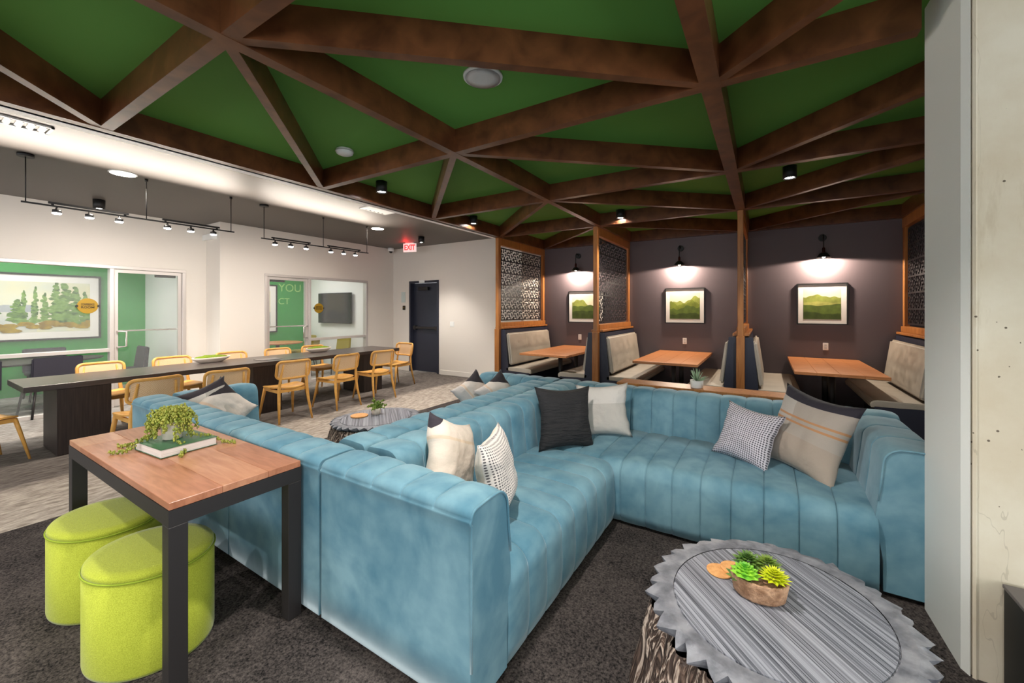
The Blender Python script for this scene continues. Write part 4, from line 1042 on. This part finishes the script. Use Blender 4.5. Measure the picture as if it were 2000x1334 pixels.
def make_chair(label):
    """front faces +Y"""
    t = thing('wooden_chair', label, 'chair')
    # seat: dished rounded slab
    bm = B(); n = 14; top = []; bot = []
    def sq(a, b):
        x = a*.235*(1+.10*b)*(1-.05*b*b); y = b*.225
        k = 1-.13*(a*a*b*b); return x*k, y*k
    g = {}
    for s in (0, 1):
        for i in range(n+1):
            for j in range(n+1):
                a = -1+2*i/n; b = -1+2*j/n; x, y = sq(a, b)
                z = .462+.018*(a*a)+.010*max(0, -b)**2 -.012*max(0, b-.6)*2 - (.020 if s else 0) - (.004 if not s and max(abs(a), abs(b)) > .99 else 0)
                g[(i, j, s)] = bm.verts.new((x, y, z))
    for s in (0, 1):
        for i in range(n):
            for j in range(n): f = bm.faces.new([g[(i,j,s)], g[(i+1,j,s)], g[(i+1,j+1,s)], g[(i,j+1,s)]]); f.smooth = True
    for i in range(n):
        for (p, q) in (((i,0),(i+1,0)), ((i,n),(i+1,n)), ((0,i),(0,i+1)), ((n,i),(n,i+1))):
            bm.faces.new([g[p+(0,)], g[q+(0,)], g[q+(1,)], g[p+(1,)]])
    obj('seat', bm, ASH, t)
    bm = B(); box(bm, -.19, .19, .17, .19, .405, .445); box(bm, -.19, .19, -.21, -.19, .405, .45); box(bm, -.205, -.185, -.2, .18, .405, .445); box(bm, .185, .205, -.2, .18, .405, .445); obj('seat_rail', bm, ASH, t)
    for s in (-1, 1):
        bm = B(); tube(bm, [(s*.19, .18, .44), (s*.205, .21, .30), (s*.235, .27, .0)], [.024, .022, .014], 10, flat=.75); obj('leg', bm, ASH, t)
        bm = B(); tube(bm, [(s*.225, -.31, 0), (s*.2, -.245, .28), (s*.19, -.225, .45), (s*.17, -.25, .66), (s*.155, -.285, .80)], [.013, .021, .023, .016, .011], 10, flat=.75); obj('leg', bm, ASH, t)
    # backrest ring, curved
    w, h, cr, zc = .225, .118, .055, .718
    def path(w, h, cr, m=6):
        P = []
        for cx, cz, a0 in ((w-cr, h-cr, 0), (-w+cr, h-cr, 90), (-w+cr, -h+cr, 180), (w-cr, -h+cr, 270)):
            for i in range(m+1):
                a = radians(a0+90*i/m); P.append((cx+cr*cos(a), cz+cr*sin(a)))
        return P
    def yy(x, z): return -.235-.055*(1-(x/.225)**2)*1.0-(z)*.2
    dense = []
    P = path(w, h, cr)
    for i, p in enumerate(P):
        q = P[(i+1) % len(P)]; d = hypot(q[0]-p[0], q[1]-p[1]); m = max(1, int(d/.05))
        for k in range(m): dense.append((p[0]+(q[0]-p[0])*k/m, p[1]+(q[1]-p[1])*k/m))
    bm = B(); tube(bm, [(x, yy(x, z), zc+z) for x, z in dense], .017, 8, closed=True, flat=1.0); br = obj('backrest', bm, ASH, t)
    bm = B(); nx, nz = 12, 5; gg = {}
    for i in range(nx+1):
        for j in range(nz+1):
            x = -.205+.41*i/nx; z = -.1+.2*j/nz; gg[(i, j)] = bm.verts.new((x, yy(x, z), zc+z))
    for i in range(nx):
        for j in range(nz): f = bm.faces.new([gg[(i,j)], gg[(i+1,j)], gg[(i+1,j+1)], gg[(i,j+1)]]); f.smooth = True
    obj('cane_panel', bm, CANE, br)
    return t
chair0 = make_chair('x'); used = False
def chair(x, y, rz, label, group=None):
    global used
    t = chair0 if not used else copy_tree(chair0); used = True
    t.location = (x, y, 0); t.rotation_euler = (0, 0, rz); t['label'] = label
    t['group'] = group or 'cane back chairs round the long table'
    return t
nm = ['pale wood cane back chair just left of the striped cushions, nearest on the sofa side', 'pale wood cane back chair right behind the two striped cushions', 'pale wood cane back chair on the sofa side, middle one of five', 'pale wood cane back chair on the sofa side, second from the far end', 'pale wood cane back chair on the sofa side, farthest from the camera']
for y, x, lb, dr_ in zip((1.60, 2.27, 3.18, 4.02, 4.74), (-5.62, -5.60, -5.80, -5.84, -5.82), nm, (.03, -.04, -.06, .05, -.05)): chair(x, y, pi/2+dr_, lb)
nf = ['pale wood cane back chair across the table in front of the glass door', 'pale wood cane back chair across the table behind the nearer moss bowl', 'pale wood cane back chair across the table between the two moss bowls', 'pale wood cane back chair across the table just left of the farther moss bowl', 'pale wood cane back chair across the table right of the farther moss bowl']
for y, lb in zip((1.66, 2.42, 3.2, 3.95, 4.62), nf): chair(-7.2, y, -pi/2, lb)
chair(-6.36, 5.72, pi+.06, 'pale wood cane back chair at the far head of the long table')
chair(-6.60, .58, .30, 'pale wood chair cut off by the left edge of the picture')
